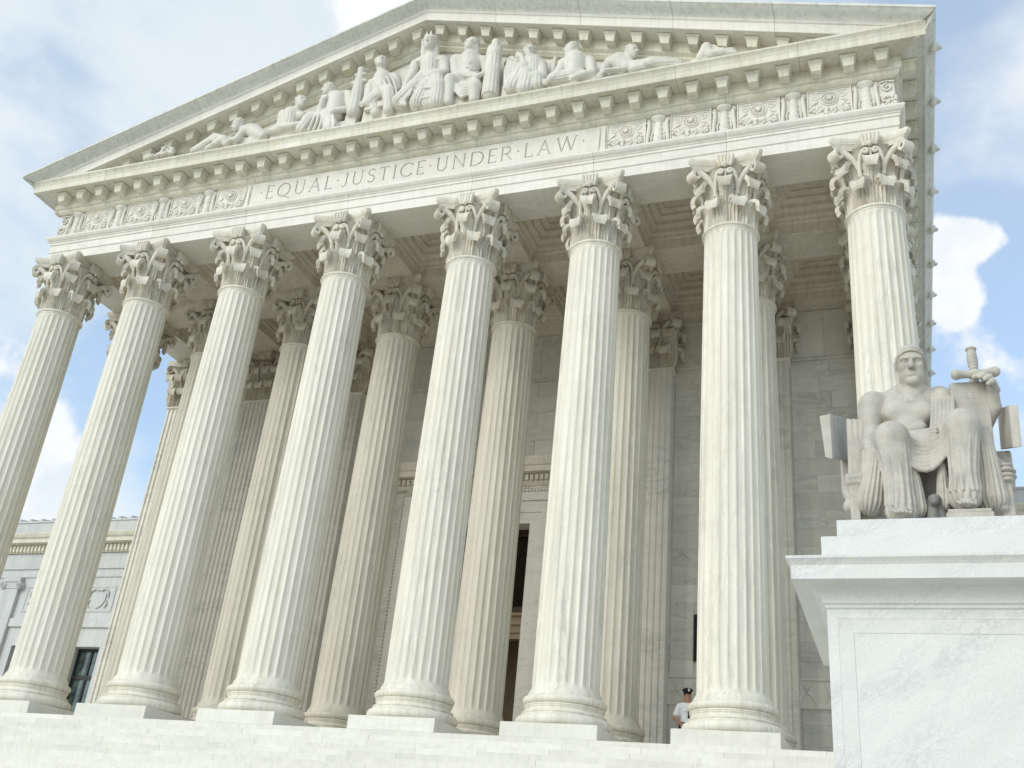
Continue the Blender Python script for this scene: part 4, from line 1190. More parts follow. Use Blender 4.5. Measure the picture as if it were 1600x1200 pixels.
JOINTS = ([1.0, 3.05, 5.3, 7.9, 10.1, 12.12], [1.0, 2.65, 4.95, 7.3, 9.45, 12.12], [1.0, 3.6, 6.1, 8.35, 10.6, 12.12])
DRUMS = [[drum_me(J[i], J[i + 1], i == 0, i == 4) for i in range(5)] for J in JOINTS]
def build_capital(parent, z=ZN):
    cap = inst("capital", bell_me_, parent, (0, 0, z), sc=(0.945, 0.945, 1))
    for k in range(8): inst("acanthus_leaf", leaf1, cap, rot=(0, 0, R(22.5 + 45 * k)))
    for k in range(8): inst("acanthus_leaf", leaf2, cap, rot=(0, 0, R(45 * k)))
    for k in range(4):
        inst("corner_volute", vol_me, cap, rot=(0, 0, R(45 + 90 * k)))
        inst("inner_scroll", hel_me, cap, rot=(0, 0, R(90 * k)))
        inst("fleuron", flr_me, cap, rot=(0, 0, R(90 * k)))
    inst("abacus", aba_me, cap)
    return cap
def build_column(var):
    c = empty("marble_column")
    inst("plinth", plinth_me, c); inst("base", base_me, c)
    sh = DRUMS[var]
    for d in sh: inst("shaft_drum", d, c)
    inst("astragal", neck_me, c)
    build_capital(c)
    return c
protos = [build_column(v) for v in range(3)]
used = [False] * 3
front_lab = ["sunlit front column at the far left end, its foot cut off by the picture edge",
             "second sunlit front column from the left, its base cut by the picture edge",
             "third sunlit front column from the left, the left wing's dark window beside its base",
             "sunlit front column under the frieze's first carved letters, fourth from the left",
             "fifth sunlit front column, standing left of the tall dark doorway",
             "sixth sunlit front column, standing just right of the tall dark doorway",
             "sunlit front column that half hides the man in the white shirt",
             "sunlit front column rising behind the seated statue, at the right end"]
back_lab = ["shaded second row column at the open left end, sky beside its capital",
            "shaded second row column mostly hidden behind the third sunlit front column",
            "shaded second row column seen between the third and fourth sunlit front columns",
            "shaded second row column seen between the fourth and fifth sunlit front columns",
            "shaded second row column bordering the tall dark doorway opening on its left",
            "shaded second row column right of the sixth sunlit front column",
            "shaded second row column peeking out right of the column that hides the man",
            "shaded second row column hidden behind the column above the seated statue"]
for row, (yy, labs, grp) in enumerate(((0.0, front_lab, "columns of the front row"), (ROW2, back_lab, "columns of the shaded second row"))):
    for i, x in enumerate(PX):
        v = (i * 2 + row) % 3
        if not used[v]: c = protos[v]; used[v] = True
        else: c = dup_tree(protos[v])
        c.location = (x, yy, 0)
        c.rotation_euler = (0, 0, R(90 * ((i + row) % 4)))
        tag(c, labs[i], "column", grp)

# ================================================================== pilasters on the back wall (parts of the building)
def pil_shaft_me():
    poly = []; hw = 0.66; nfl = 7; wfl = (2 * hw - 0.06) / nfl
    for k in range(nfl):
        x0 = -hw + 0.06 + k * wfl
        poly += [(x0 - 0.06, 0), (x0, 0)] if k == 0 else [(x0, 0)]
        for j in range(1, 8):
            t = j / 8; poly.append((x0 + (wfl - 0.06) * t, 0.055 * math.sqrt(1 - (2 * t - 1) ** 2)))
        poly.append((x0 + wfl - 0.06, 0))
    poly.append((hw, 0)); poly += [(hw, 0.575), (-hw, 0.575)]
    m = MB().prism(poly, 0.9, 12.15, 'z')
    return sharpen(m.me("pilaster_shaft", M['wall']), 40)
def pil_base_me():
    m = MB()
    for (o, z0, z1) in ((0.30, 0.0, 0.29), (0.26, 0.29, 0.50), (0.17, 0.5, 0.68), (0.20, 0.68, 0.83), (0.08, 0.83, 0.9)):
        m.cbox(-0.66 - o, 0.66 + o, -o, 0.57, z0, z1, 0.02)
    return m.me("pilaster_base", M['wall'])
def pil_neck_me():
    m = MB(); m.cbox(-0.72, 0.72, -0.05, 0.57, 12.15, 12.235, 0.02); return m.me("pilaster_necking", M['wall'])
lf1, lf2 = leaf_me(0.58, 0.21, 0.23, True), leaf_me(1.14, 0.22, 0.30, True)
def pil_block():
    m = MB(); m.box(-0.60, 0.60, 0.03, 0.57, ZN, 14.1); m.prism([(x, y + 0.58) for x, y in [(-0.95, -0.85), (-0.5, -0.68), (0, -0.63), (0.5, -0.68), (0.95, -0.85), (0.95, 0.0), (-0.95, 0)]], ZN + 1.66, 14.117, 'z')
    return m.me("pilaster_capital", M['cap'])
ps, pb, pn, pc = pil_shaft_me(), pil_base_me(), pil_neck_me(), pil_block()
vflat = MB(); vflat.V = [(x, y + 0.56, z) for x, y, z in [tuple(v.co) for v in vol_me.vertices]]; vflat.F = [tuple(p.vertices) for p in vol_me.polygons]
for i, x in enumerate(PILX):
    s_ = bo(inst("pilaster", ps, B, (x, PIL, 0)))
    inst("pilaster_base", pb, s_); inst("pilaster_necking", pn, s_)
    inst("pilaster_capital", pc, s_)
    for dx in (-0.42, 0, 0.42): inst("acanthus_leaf", lf1, s_, (dx, 0.02, ZN))
    for dx in (-0.63, -0.21, 0.21, 0.63): inst("acanthus_leaf", lf2, s_, (dx * 0.95, 0.02, ZN))
    for sg in (-1, 1):
        inst("corner_volute", vol_me, s_, (sg * 0.05, 0.62, ZN), (0, 0, sg * R(40)))
        # side return leaves
        inst("acanthus_leaf", lf1, s_, (sg * 0.62, 0.30, ZN), (0, 0, sg * R(90))); inst("acanthus_leaf", lf2, s_, (sg * 0.62, 0.30, ZN), (0, 0, sg * R(90)))
    inst("fleuron", flr_me, s_, (0, 0.65, ZN)); inst("inner_scroll", hel_me, s_, (0, 0.72, ZN))

# ================================================================== wings
WY = 12.0
def wing(label, xa, xb, bays, loc):
    Wg = empty("wing_building", loc, label, "building")
    O = Vector(loc)
    def po(o): o.location = Vector(o.location) - O; return o
    m = MB()
    # wall with window openings
    zb, zt = -4.3, 6.85
    xs_ = sorted([(b_ - 0.72, b_ + 0.72) for b_ in bays]); x = xa
    for a, b_ in xs_ + [(xb, None)]:
        m.box(x, a, WY, WY + 0.8, zb, zt)
        if b_ is None: break
        m.box(a, b_, WY, WY + 0.8, zb, 0.9); m.box(a, b_, WY, WY + 0.8, 4.47, zt); x = b_
    wl0 = po(m.obj("wing_wall", M['wing'], Wg))
    # string course, architrave, frieze, dentils, cornice, attic
    for (z0, z1, d, nm) in ((5.24, 5.60, 0.10, "string_course"), (7.37, 7.86, 0.06, "wing_architrave"), (7.862, 8.45, 0.02, "wing_frieze")):
        po(MB().cbox(xa, xb, WY - d, WY + 0.8, z0, z1, 0.015).obj(nm, M['wing'], Wg))
    po(MB().cbox(xa, xb, WY - 0.12, WY - 0.061, 7.72, 7.86, 0.015).obj("architrave_crown", M['wing'], Wg))
    po(MB().box(xa, xb, WY - 0.01, WY + 0.8, 6.851, 7.369).obj("wing_band", M['wing'], Wg))
    po(MB().prism([(WY + 0.5, 8.46), (WY - 0.10, 8.46), (WY - 0.10, 8.80), (WY - 0.42, 8.84), (WY - 0.42, 9.0), (WY - 0.5, 9.06), (WY - 0.56, 9.2), (WY - 0.56, 9.24), (WY + 0.5, 9.26)], xa, xb, 'x').obj("wing_cornice", M['soffit'], Wg))
    po(MB().box(xa, xb, WY - 0.05, WY + 0.8, 9.27, 9.86).obj("attic", M['wing'], Wg))
    po(MB().cbox(xa, xb, WY - 0.10, WY + 0.8, 9.862, 9.95, 0.02).obj("coping", M['wing'], Wg))
    dn = MB().cbox(-0.06, 0.06, -0.10, 0.0, 0, 0.27, 0.008).me("dentil", M['soffit'])
    vx0, vx1 = (max(xa, -26.5), min(xb, -17)) if xb < 0 else (xa, min(xb, 18))
    x = vx0
    while x < vx1: po(inst("dentil", dn, Wg, (x, WY - 0.101, 8.50))); x += 0.205
    # roof with ridges of tile
    rf = po(MB().prism([(WY, 9.952), (WY + 9, 11.6), (WY + 18, 9.952)], xa, xb, 'x').obj("roof", M['wing'], Wg))
    tm = MB().prism([(-0.09, 0.0), (-0.05, 0.13), (0.05, 0.13), (0.09, 0.0)], 0, 2.2, 'y').me("roof_tile", M['wing'])
    x = vx0
    while x < vx1: inst("roof_tile", tm, rf, (x, WY + 0.02, 9.96), (R(10.4), 0, 0)); x += 0.62
    return Wg, po
LW, lpo = wing("low white marble left wing with dark windows, seen between the columns at the left edge", -60, -13.2, [-18.95, -22.15, -25.35, -28.55], (-36, 14, 0))
RW, rpo = wing("low marble right wing whose roofline shows beyond the seated statue", 13.2, 60, [16.5, 19.7, 22.9, 26.1], (36, 14, 0))
# windows: dark frame, mullion, transom, panes set back in the reveal
def window(po, Wg, x):
    f = MB(); yb = WY + 0.42
    for (a, b_) in ((-0.72, -0.62), (0.62, 0.72)): f.box(x + a, x + b_, yb, yb + 0.1, 0.9, 4.47)
    f.box(x - 0.62, x + 0.62, yb, yb + 0.1, 4.36, 4.47); f.box(x - 0.62, x + 0.62, yb, yb + 0.1, 0.9, 1.0); f.box(x - 0.62, x + 0.62, yb + 0.001, yb + 0.09, 3.24, 3.40); f.box(x - 0.05, x + 0.05, yb + 0.002, yb + 0.091, 1.0, 4.36)
    f.box(x - 0.62, x + 0.62, yb + 0.001, yb + 0.09, 1.8, 1.9)
    w_ = po(f.obj("window", M['frame'], Wg))
    for (xa, xb) in ((-0.62, -0.05), (0.05, 0.62)):
        for (za, zb) in ((1.0, 1.8), (1.9, 3.24), (3.40, 4.36)):
            inst("pane", MB().box(x + xa, x + xb, yb + 0.05, yb + 0.06, za, zb).me("pane", M['glass']), w_)
pan_me = None
def relief(po, Wg, x):
    m = MB()
    m.box(x - 0.72, x + 0.72, WY - 0.012, WY - 0.001, 5.95, 6.95)
    for (a, b_, c, d) in ((-0.78, -0.70, 5.9, 7.0), (0.70, 0.78, 5.9, 7.0), (-0.70, 0.70, 5.9, 5.96), (-0.70, 0.70, 6.94, 7.0)): m.box(x + a, x + b_, WY - 0.035, WY - 0.002, c, d)
    p = po(m.obj("relief_panel", M['wing'], Wg))
    s_ = MB()
    s_.prism([(x + u, 5.98 + v) for u, v in [(0, 0.05), (0.22, 0.16), (0.36, 0.40), (0.38, 0.68), (0.2, 0.74), (0, 0.66), (-0.2, 0.74), (-0.38, 0.68), (-0.36, 0.40), (-0.22, 0.16)]], WY - 0.06, WY - 0.013, 'y')
    for sg in (-1, 1):
        s_.tube([(x + sg * 0.05, WY - 0.05, 6.78), (x + sg * 0.25, WY - 0.07, 6.86), (x + sg * 0.44, WY - 0.06, 6.74), (x + sg * 0.5, WY - 0.04, 6.5)], 0.035, 6)
        s_.tube([(x + sg * 0.42, WY - 0.03, 6.4), (x + sg * 0.5, WY - 0.05, 6.2), (x + sg * 0.38, WY - 0.03, 6.06)], 0.03, 6)
    inst("shield", s_.me("shield", M['wing'], True, 40), p)
def ionic(po, Wg, x):
    m = MB().box(x - 0.40, x + 0.40, WY - 0.16, WY - 0.012, -4.3, 6.86)
    p = po(m.obj("wing_pilaster", M['wing'], Wg))
    c = MB(); c.box(x - 0.46, x + 0.46, WY - 0.22, WY - 0.012, 7.16, 7.36); c.box(x - 0.40, x + 0.40, WY - 0.18, WY - 0.012, 6.87, 7.155)
    for sg in (-1, 1):
        c.tube([(x + sg * 0.44, WY - 0.22, 7.0), (x + sg * 0.44, WY - 0.02, 7.0)], 0.17, 14)
        c.tube([(a, WY - 0.235, b_) for a, _, b_ in spiral(x + sg * 0.44, 7.0, 0.15, 1.6, 0, sgn=-sg, a0=math.pi / 2)], 0.022, 5)
    inst("ionic_capital", c.me("ionic_capital", M['wing'], True, 40), p)
for po, Wg, bs in ((lpo, LW, [-18.95, -22.15, -25.35, -28.55]), (rpo, RW, [16.5, 19.7, 22.9, 26.1])):
    for b_ in bs:
        window(po, Wg, b_); relief(po, Wg, b_); ionic(po, Wg, b_ - 1.6 if b_ < 0 else b_ + 1.6)
# ================================================================== carved figures standing in the pediment
FLOOR = ZT + 0.012
def zq(ox, oy):
    return lambda zx, zy, y=-1.0: at_y(ox + zx / 4, oy + zy / 4, y)
def head(s, c, f, r=0.235, beard=False, hair=True, up=0.0):
    r *= 0.9
    f = Vector(f).normalized(); u = Vector((0, 0, 1)) + f * up; u.normalize(); sd_ = f.cross(u).normalized()
    s.ell(c + f * r * 0.10 - u * r * 0.05, (r * 0.80, r * 0.84, r * 1.0), 0.03)
    s.ell(c - u * r * 0.62 + f * r * 0.36, (r * 0.56, r * 0.56, r * 0.52), 0.05)
    s.ell(c - u * r * 0.92 + f * r * 0.62, (r * 0.26, r * 0.26, r * 0.22), 0.04)
    s.cap(c + f * r * 0.92 + u * 0.02, c + f * r * 1.16 - u * r * 0.28, r * 0.10, r * 0.16, 0.015)
    s.cap(c + f * r * 0.86 + u * r * 0.22 - sd_ * r * 0.5, c + f * r * 0.86 + u * r * 0.22 + sd_ * r * 0.5, r * 0.14, r * 0.14, 0.018)
    for q in (-1, 1):
        s.ell(c + f * r * 0.98 + u * r * 0.02 + sd_ * q * r * 0.38, (r * 0.25, r * 0.22, r * 0.16), 0.015, neg=True)
        s.ell(c + f * r * 0.78 + u * r * 0.01 + sd_ * q * r * 0.38, (r * 0.17, r * 0.15, r * 0.1), 0.008)
    s.cap(c + f * r * 0.92 - u * r * 0.62 - sd_ * r * 0.22, c + f * r * 0.92 - u * r * 0.62 + sd_ * r * 0.22, r * 0.10, r * 0.10, 0.014)
    if hair:
        s.ell(c - f * r * 0.20 + u * r * 0.26, (r * 0.94, r * 0.94, r * 0.90), 0.006)
        s.ell(c - f * r * 0.55 - u * r * 0.15, (r * 0.62, r * 0.62, r * 0.8), 0.02)
        for k in range(11):
            a = -1.75 + 3.5 * k / 10
            s.ell(c + f * r * (0.42 - 0.42 * abs(a) / 1.75) + u * r * (0.16 + 0.62 * math.cos(a * 0.8)) + sd_ * r * 0.84 * math.sin(a * 0.9), (r * 0.22, r * 0.22, r * 0.20), 0.005)
        for k in range(14):
            a = k * 2.4; h_ = 0.25 + 0.75 * (k / 14)
            s.ell(c - f * r * 0.2 + u * r * (0.2 + 0.88 * h_) + (sd_ * math.cos(a) + f * math.sin(a)) * r * 0.9 * math.sqrt(max(0.05, 1 - h_ * h_)), (r * 0.24, r * 0.24, r * 0.16), 0.006)
    if beard: s.ell(c - u * r * 1.0 + f * r * 0.45, (r * 0.45, r * 0.42, r * 0.55), 0.03)
def hand(s, p, d, r=0.07):
    d = Vector(d).normalized(); sd_ = d.cross(Vector((0, 1, 0.2))).normalized()
    s.ell(p, (r * 1.1, r * 0.8, r * 1.1), 0.03)
    for k in range(4):
        o = sd_ * (k - 1.5) * r * 0.55
        s.cap(p + o + d * r * 0.4, p + o * 1.15 + d * r * (2.1 - 0.25 * abs(k - 1.2)), r * 0.30, r * 0.24, 0.012)
    s.cap(p + sd_ * r * 0.9, p + sd_ * r * 1.5 + d * r * 0.9, r * 0.30, r * 0.24, 0.012)
def grounded(s, pts, w_=0.3, y=-0.80, d=0.26):
    w_ *= 0.8
    """rough seat of stone under the figure so that it rests on the cornice"""
    for p in pts:
        zt = max(FLOOR + 0.06, p.z)
        s.box((p.x, y, (zt + FLOOR) / 2), (w_, d, (zt - FLOOR) / 2 + 0.005), 0.06, rd=0.03)
figs = []
def finish(s, name, label, cat, h=0.024, cx=None):
    me_ = s.me(name, M['fig'], h)
    co = np.empty(len(me_.vertices) * 3, np.float32); me_.vertices.foreach_get("co", co); co = co.reshape(-1, 3)
    m_ = co[:, 2] < FLOOR; co[m_, 2] = FLOOR          # flat underside on the ledge
    c = Vector(((co[:, 0].min() + co[:, 0].max()) / 2, -0.9, FLOOR))
    co -= np.array(c, np.float32); me_.vertices.foreach_set("co", co.ravel()); me_.update()
    o = inst(name, me_, None, c); tag(o, label, cat, "carved figures in the pediment")
    return o
# --- enthroned woman with crown, middle
q = zq(500, 0); s = Sculpt()
hc = q(686, 278, -1.12); head(s, hc, (0.05, -1, 0), 0.245)
s.cap(hc + Vector((0, 0.06, -0.15)), q(692, 375, -0.98), 0.13, 0.17, 0.05)
s.chain([q(655, 260, -1.0), q(652, 320, -0.98), q(650, 370, -0.95)], [0.10, 0.11, 0.10], 0.03); s.chain([q(722, 260, -1.0), q(724, 320, -0.98), q(722, 380, -0.95)], [0.10, 0.11, 0.10], 0.03)
s.cap(q(630, 395, -0.95), q(770, 385, -0.95), 0.19, 0.19, 0.08); s.cap(q(695, 400, -0.98), q(690, 480, -1.0), 0.33, 0.28, 0.06, folds=(18, 0.0124, 0.3))
s.chain([q(600, 385, -1.1), q(660, 365, -1.2), q(760, 372, -1.12)], [0.07, 0.06, 0.07], 0.02)
s.chain([q(598, 405, -0.98), q(578, 465, -1.05), q(528, 545, -1.15)], [0.16, 0.13, 0.09], 0.04); hand(s, q(522, 560, -1.16), (-0.3, -0.2, -1), 0.085)
s.chain([q(775, 395, -0.98), q(780, 450, -1.08), q(705, 462, -1.26)], [0.18, 0.15, 0.11], 0.04); hand(s, q(690, 460, -1.28), (-1, 0, 0), 0.085)
s.cap(q(655, 490, -1.0), q(590, 545, -1.25), 0.26, 0.21, 0.08, folds=(12, 0.012, 0.2)); s.cap(q(590, 545, -1.25), q(515, 640, -1.15), 0.21, 0.30, 0.06, folds=(17, 0.02, 0.5))
s.cap(q(725, 490, -1.0), q(740, 540, -1.25), 0.26, 0.21, 0.08, folds=(12, 0.012, 1.2)); s.cap(q(740, 540, -1.25), q(735, 645, -1.15), 0.21, 0.27, 0.06, folds=(17, 0.02, 1.5))
s.cap(q(665, 540, -1.12), q(625, 650, -1.15), 0.24, 0.30, 0.06, folds=(19, 0.022, 0.1)); s.cap(q(690, 560, -1.15), q(690, 655, -1.15), 0.20, 0.24, 0.06, folds=(17, 0.02, 2.1))
for k in (0, 3):
    a_, c_ = q(600 - 6 * k, 540 + 16 * k, -1.38), q(735 + 2 * k, 530 + 17 * k, -1.38); b_ = (a_ + c_) / 2 + Vector((0, -0.02, -0.10 - 0.03 * k))
    s.chain([a_, a_.lerp(b_, 0.5) + Vector((0, 0, -0.05)), b_, b_.lerp(c_, 0.5) + Vector((0, 0, -0.05)), c_], [0.03, 0.035, 0.04, 0.035, 0.03], 0.015)
for k in range(4): s.chain([q(575 - 4 * k, 560 + 10 * k, -1.40), q(545 - 6 * k, 600 + 8 * k, -1.40), q(500 - 4 * k + 16 * k, 655, -1.36)], [0.03, 0.04, 0.045], 0.015)
grounded(s, [q(550, 600), q(630, 600), q(720, 600)], 0.5)
C_ = finish(s, "carved_figure", "carved woman with a pointed crown enthroned at the middle of the pediment", "sculpture")
cr = MB(); c0 = hc + Vector((0, 0.02, 0.17))
for k in range(9):
    a = -0.5 + k * 2 * math.pi / 9
    d = Vector((math.cos(a), math.sin(a), 0)); t_ = Vector((-d.y, d.x, 0))
    b0 = c0 + d * 0.20
    cr.add([b0 - t_ * 0.075, b0 + t_ * 0.075, b0 + d * 0.02 + Vector((0, 0, 0.22)), b0 - t_ * 0.06 - d * 0.06, b0 + t_ * 0.06 - d * 0.06], [(0, 1, 2), (1, 4, 2), (4, 3, 2), (3, 0, 2), (0, 3, 4, 1)])
cr.lathe([(0.17, -0.05), (0.225, -0.05), (0.235, 0.03), (0.17, 0.04)], 18, c0.x, c0.y); 
for i in range(len(cr.V) - 72, len(cr.V)): cr.V[i] = (cr.V[i][0], cr.V[i][1], cr.V[i][2] + c0.z)
co_ = inst("crown", cr.me("crown", M['fig']), C_); co_.location = -C_.location
# --- soldier left of the middle
s = Sculpt()
hc = q(383, 392, -1.1); head(s, hc, (0.45, -0.8, 0.2), 0.235, up=-0.15)
s.ell(hc + Vector((-0.03, 0.06, 0.075)), (0.212, 0.215, 0.185), 0.006); s.ell(hc + Vector((-0.05, 0.12, -0.06)), (0.15, 0.14, 0.2), 0.02); s.chain([hc + Vector((0.07, -0.13, 0.15)), hc + Vector((0.0, 0.02, 0.27)), hc + Vector((-0.06, 0.16, 0.2))], [0.03, 0.045, 0.035], 0.01)
s.chain([hc + Vector((-0.17, -0.08, 0.06)), hc + Vector((0.02, -0.19, 0.07)), hc + Vector((0.18, -0.06, 0.06))], [0.022, 0.026, 0.022], 0.006)
s.cap(hc + Vector((0.0, 0.05, -0.15)), q(385, 480, -0.98), 0.14, 0.17, 0.05)
s.cap(q(325, 530, -0.92), q(465, 490, -0.95), 0.18, 0.18, 0.08); s.cap(q(395, 500, -0.98), q(390, 590, -1.0), 0.31, 0.28, 0.06)
for k in range(5): s.chain([q(330 + 30 * k, 490 - 4 * k, -1.2), q(360 + 28 * k, 540, -1.28), q(400 + 20 * k, 590, -1.26)], [0.03, 0.04, 0.03], 0.02)
s.chain([q(315, 545, -0.98), q(300, 610, -1.1), q(280, 640, -1.2)], [0.16, 0.13, 0.10], 0.04); hand(s, q(272, 645, -1.22), (-1, 0, -0.2), 0.08)
s.chain([q(475, 500, -0.96), q(490, 560, -0.95)], [0.16, 0.13], 0.04)
s.cap(q(410, 590, -0.95), q(425, 575, -1.18), 0.25, 0.22, 0.06); s.cap(q(430, 580, -1.2), q(430, 690, -1.18), 0.20, 0.16, 0.05, folds=(11, 0.0093, 0))
s.cap(q(370, 600, -0.95), q(320, 640, -1.15), 0.22, 0.2, 0.06, folds=(11, 0.0124, 0)); s.cap(q(330, 630, -1.1), q(350, 710, -1.1), 0.18, 0.15, 0.05, folds=(11, 0.0124, 0))
grounded(s, [q(340, 660), q(430, 640)], 0.4)
finish(s, "carved_figure", "carved helmeted soldier seated just left of the crowned woman", "sculpture")
# --- open book he leans on and the upright sword beside him
bk_ = MB(); c = q(335, 660, -1.18)
bk_.add([c + Vector(v) for v in ((-0.32, 0, -0.12), (0, -0.08, -0.18), (0.3, 0.02, -0.02), (0.3, 0.06, 0.24), (0, -0.02, 0.10), (-0.32, 0.06, 0.14), (-0.32, 0.12, -0.12), (0, 0.06, -0.18), (0.3, 0.14, -0.02), (0.3, 0.16, 0.24), (0, 0.1, 0.10), (-0.32, 0.16, 0.14))],
        [(0, 1, 4, 5), (1, 2, 3, 4), (6, 11, 10, 7), (7, 10, 9, 8), (0, 6, 7, 1), (1, 7, 8, 2), (2, 8, 9, 3), (3, 9, 10, 4), (4, 10, 11, 5), (5, 11, 6, 0)])
o = bk_.obj("stone_book", M['fig']); tag(o, "carved open stone book leaning by the helmeted soldier left of the crowned woman", "book")
s = Sculpt()
a_, b_ = q(258, 445, -1.1), q(215, 700, -1.05)
s.cap(a_.lerp(b_, 0.22), b_, 0.15, 0.24, 0.03, folds=(10, 0.0093, 0)); s.cap(a_, a_.lerp(b_, 0.2), 0.10, 0.10, 0.02); s.ell(a_ + Vector((0, 0, 0.04)), (0.12, 0.12, 0.10), 0.02)
s.cap(q(205, 522, -1.1), q(285, 505, -1.1), 0.07, 0.07, 0.02); s.cap(q(225, 470, -1.1), q(285, 462, -1.1), 0.05, 0.05, 0.02)
grounded(s, [q(200, 720)], 0.25)
finish(s, "carved_sword", "carved upright stone sword with draped scabbard left of the helmeted soldier", "sword")
# --- thinker with hand at chin
q = zq(200, 40); s = Sculpt()
hc = q(1255, 402, -1.1); head(s, hc, (-0.75, -0.7, -0.25), 0.235, up=0.25)
s.cap(hc + Vector((0.05, 0.06, -0.12)), q(1300, 470, -0.95), 0.14, 0.18, 0.05)
s.cap(q(1245, 500, -0.98), q(1370, 440, -0.88), 0.18, 0.19, 0.08); s.cap(q(1310, 470, -0.95), q(1290, 570, -0.98), 0.32, 0.30, 0.07)
s.chain([q(1240, 500, -1.05), q(1190, 575, -1.2), q(1215, 470, -1.28)], [0.15, 0.12, 0.085], 0.04); hand(s, q(1222, 455, -1.28), (0.3, 0, 1), 0.08)
s.chain([q(1385, 440, -0.9), q(1390, 520, -1.0), q(1290, 535, -1.25)], [0.17, 0.13, 0.09], 0.04); hand(s, q(1270, 535, -1.28), (-1, 0, -0.1), 0.08)
s.cap(q(1290, 560, -1.0), q(1130, 600, -1.15), 0.26, 0.22, 0.06, folds=(13, 0.0130, 0.3)); s.cap(q(1150, 580, -1.18), q(1100, 650, -1.15), 0.22, 0.24, 0.05, folds=(10, 0.0130, 0.3)); s.cap(q(1250, 570, -1.15), q(1270, 650, -1.15), 0.22, 0.26, 0.06, folds=(13, 0.0130, 0.3))
for k in range(6): s.chain([q(1170 + 22 * k, 560, -1.32), q(1150 + 28 * k, 610, -1.36), q(1130 + 30 * k, 655, -1.32)], [0.04, 0.045, 0.05], 0.02)
grounded(s, [q(1130, 620), q(1220, 620), q(1310, 610)], 0.4)
finish(s, "carved_figure", "carved bare-backed man bending forward, chin on hand, left of the upright sword", "sculpture")
# --- seated man turned right
s = Sculpt()
hc = q(1085, 480, -1.08); head(s, hc, (0.85, -0.55, 0), 0.23)
s.cap(hc + Vector((-0.05, 0.05, -0.12)), q(1045, 555, -0.95), 0.13, 0.16, 0.05)
s.cap(q(975, 560, -0.92), q(1090, 570, -0.95), 0.18, 0.17, 0.08); s.cap(q(1025, 565, -0.95), q(1010, 640, -0.95), 0.30, 0.28, 0.06, folds=(18, 0.0124, 0.2))
s.chain([q(965, 570, -1.0), q(950, 635, -1.15), q(1030, 622, -1.28), q(1075, 610, -1.28)], [0.15, 0.12, 0.09, 0.07], 0.04); hand(s, q(1085, 608, -1.28), (1, 0, 0.1), 0.07)
s.cap(q(1000, 650, -1.0), q(1140, 650, -1.1), 0.19, 0.16, 0.06, folds=(15, 0.0124, 0.2)); s.cap(q(960, 650, -1.1), q(890, 662, -1.15), 0.15, 0.10, 0.05, folds=(11, 0.0124, 0.2))
grounded(s, [q(960, 650), q(1060, 650)], 0.4)
finish(s, "carved_figure", "carved seated man in a tunic facing right, behind the bending chin-on-hand man", "sculpture")
# --- reclining youth, left
s = Sculpt()
hc = q(690, 622, -1.1); head(s, hc, (-0.7, -0.6, -0.45), 0.225, up=0.3)
s.cap(hc + Vector((0.06, 0.05, -0.1)), q(735, 655, -0.98), 0.12, 0.15, 0.05)
s.cap(q(725, 665, -1.05), q(800, 640, -0.85), 0.15, 0.16, 0.07); s.cap(q(770, 660, -0.95), q(850, 700, -0.95), 0.25, 0.22, 0.07)
s.chain([q(715, 670, -1.1), q(675, 712, -1.2), q(640, 715, -1.25)], [0.12, 0.10, 0.07], 0.04); s.chain([q(810, 645, -0.95), q(840, 690, -1.1)], [0.13, 0.10], 0.04)
grounded(s, [q(730, 710), q(820, 700)], 0.4)
finish(s, "carved_figure", "carved reclining youth with bowed head, left half of the pediment", "sculpture")
s = Sculpt()
s.chain([q(640, 735, -1.0), q(548, 708, -1.08), q(410, 785, -1.08)], [0.2, 0.17, 0.11], 0.06, folds=(11, 0.0124, 0.3)); s.chain([q(620, 740, -1.15), q(600, 712, -1.2), q(500, 770, -1.2)], [0.14, 0.13, 0.10], 0.05, folds=(11, 0.0124, 0.3))
rr = random.Random(5)
for k in range(14): s.ell(q(520 + 9 * k, 700 + 18 * rr.random() + 1.2 * k, -1.15 - 0.1 * rr.random()), (0.07, 0.07, 0.07), 0.02)
grounded(s, [q(480, 775), q(570, 755), q(640, 745)], 0.35)
finish(s, "carved_drapery", "carved draped knees and lower legs stretched towards the left corner", "sculpture")
s = Sculpt()
for k in range(16): s.ell(q(115 + 11 * k, 840 - 3.1 * k - 12 * rr.random(), -1.05 - 0.15 * rr.random()), (0.08 + 0.03 * rr.random(), 0.1, 0.08), 0.02)
for k in range(12): s.ell(q(215 + 6 * k, 765 + 45 * rr.random(), -1.05 - 0.15 * rr.random()), (0.07, 0.08, 0.07), 0.02)
grounded(s, [q(140, 850), q(200, 830), q(260, 815)], 0.2)
finish(s, "carved_plant_clump", "carved leafy clump in the far left corner of the pediment", "sculpture")
# --- soldier right of the middle
q = zq(500, 0); s = Sculpt()
hc = q(945, 282, -1.1); head(s, hc, (-0.85, -0.5, 0), 0.235)
s.ell(hc + Vector((0.045, 0.03, 0.075)), (0.215, 0.215, 0.185), 0.006); s.chain([hc + Vector((-0.14, -0.09, 0.10)), hc + Vector((-0.05, -0.17, 0.06)), hc + Vector((0.10, -0.18, 0.0)), hc + Vector((0.19, -0.10, -0.03))], [0.022, 0.026, 0.024, 0.02], 0.006); s.chain([hc + Vector((-0.12, 0.0, 0.18)), hc + Vector((0.04, 0.03, 0.275)), hc + Vector((0.2, 0.04, 0.15))], [0.03, 0.045, 0.03], 0.01); s.cap(hc + Vector((0.14, 0.02, 0.0)), q(985, 325, -1.0), 0.11, 0.07, 0.03)
s.cap(hc + Vector((0.02, 0.05, -0.14)), q(935, 360, -0.98), 0.13, 0.17, 0.05)
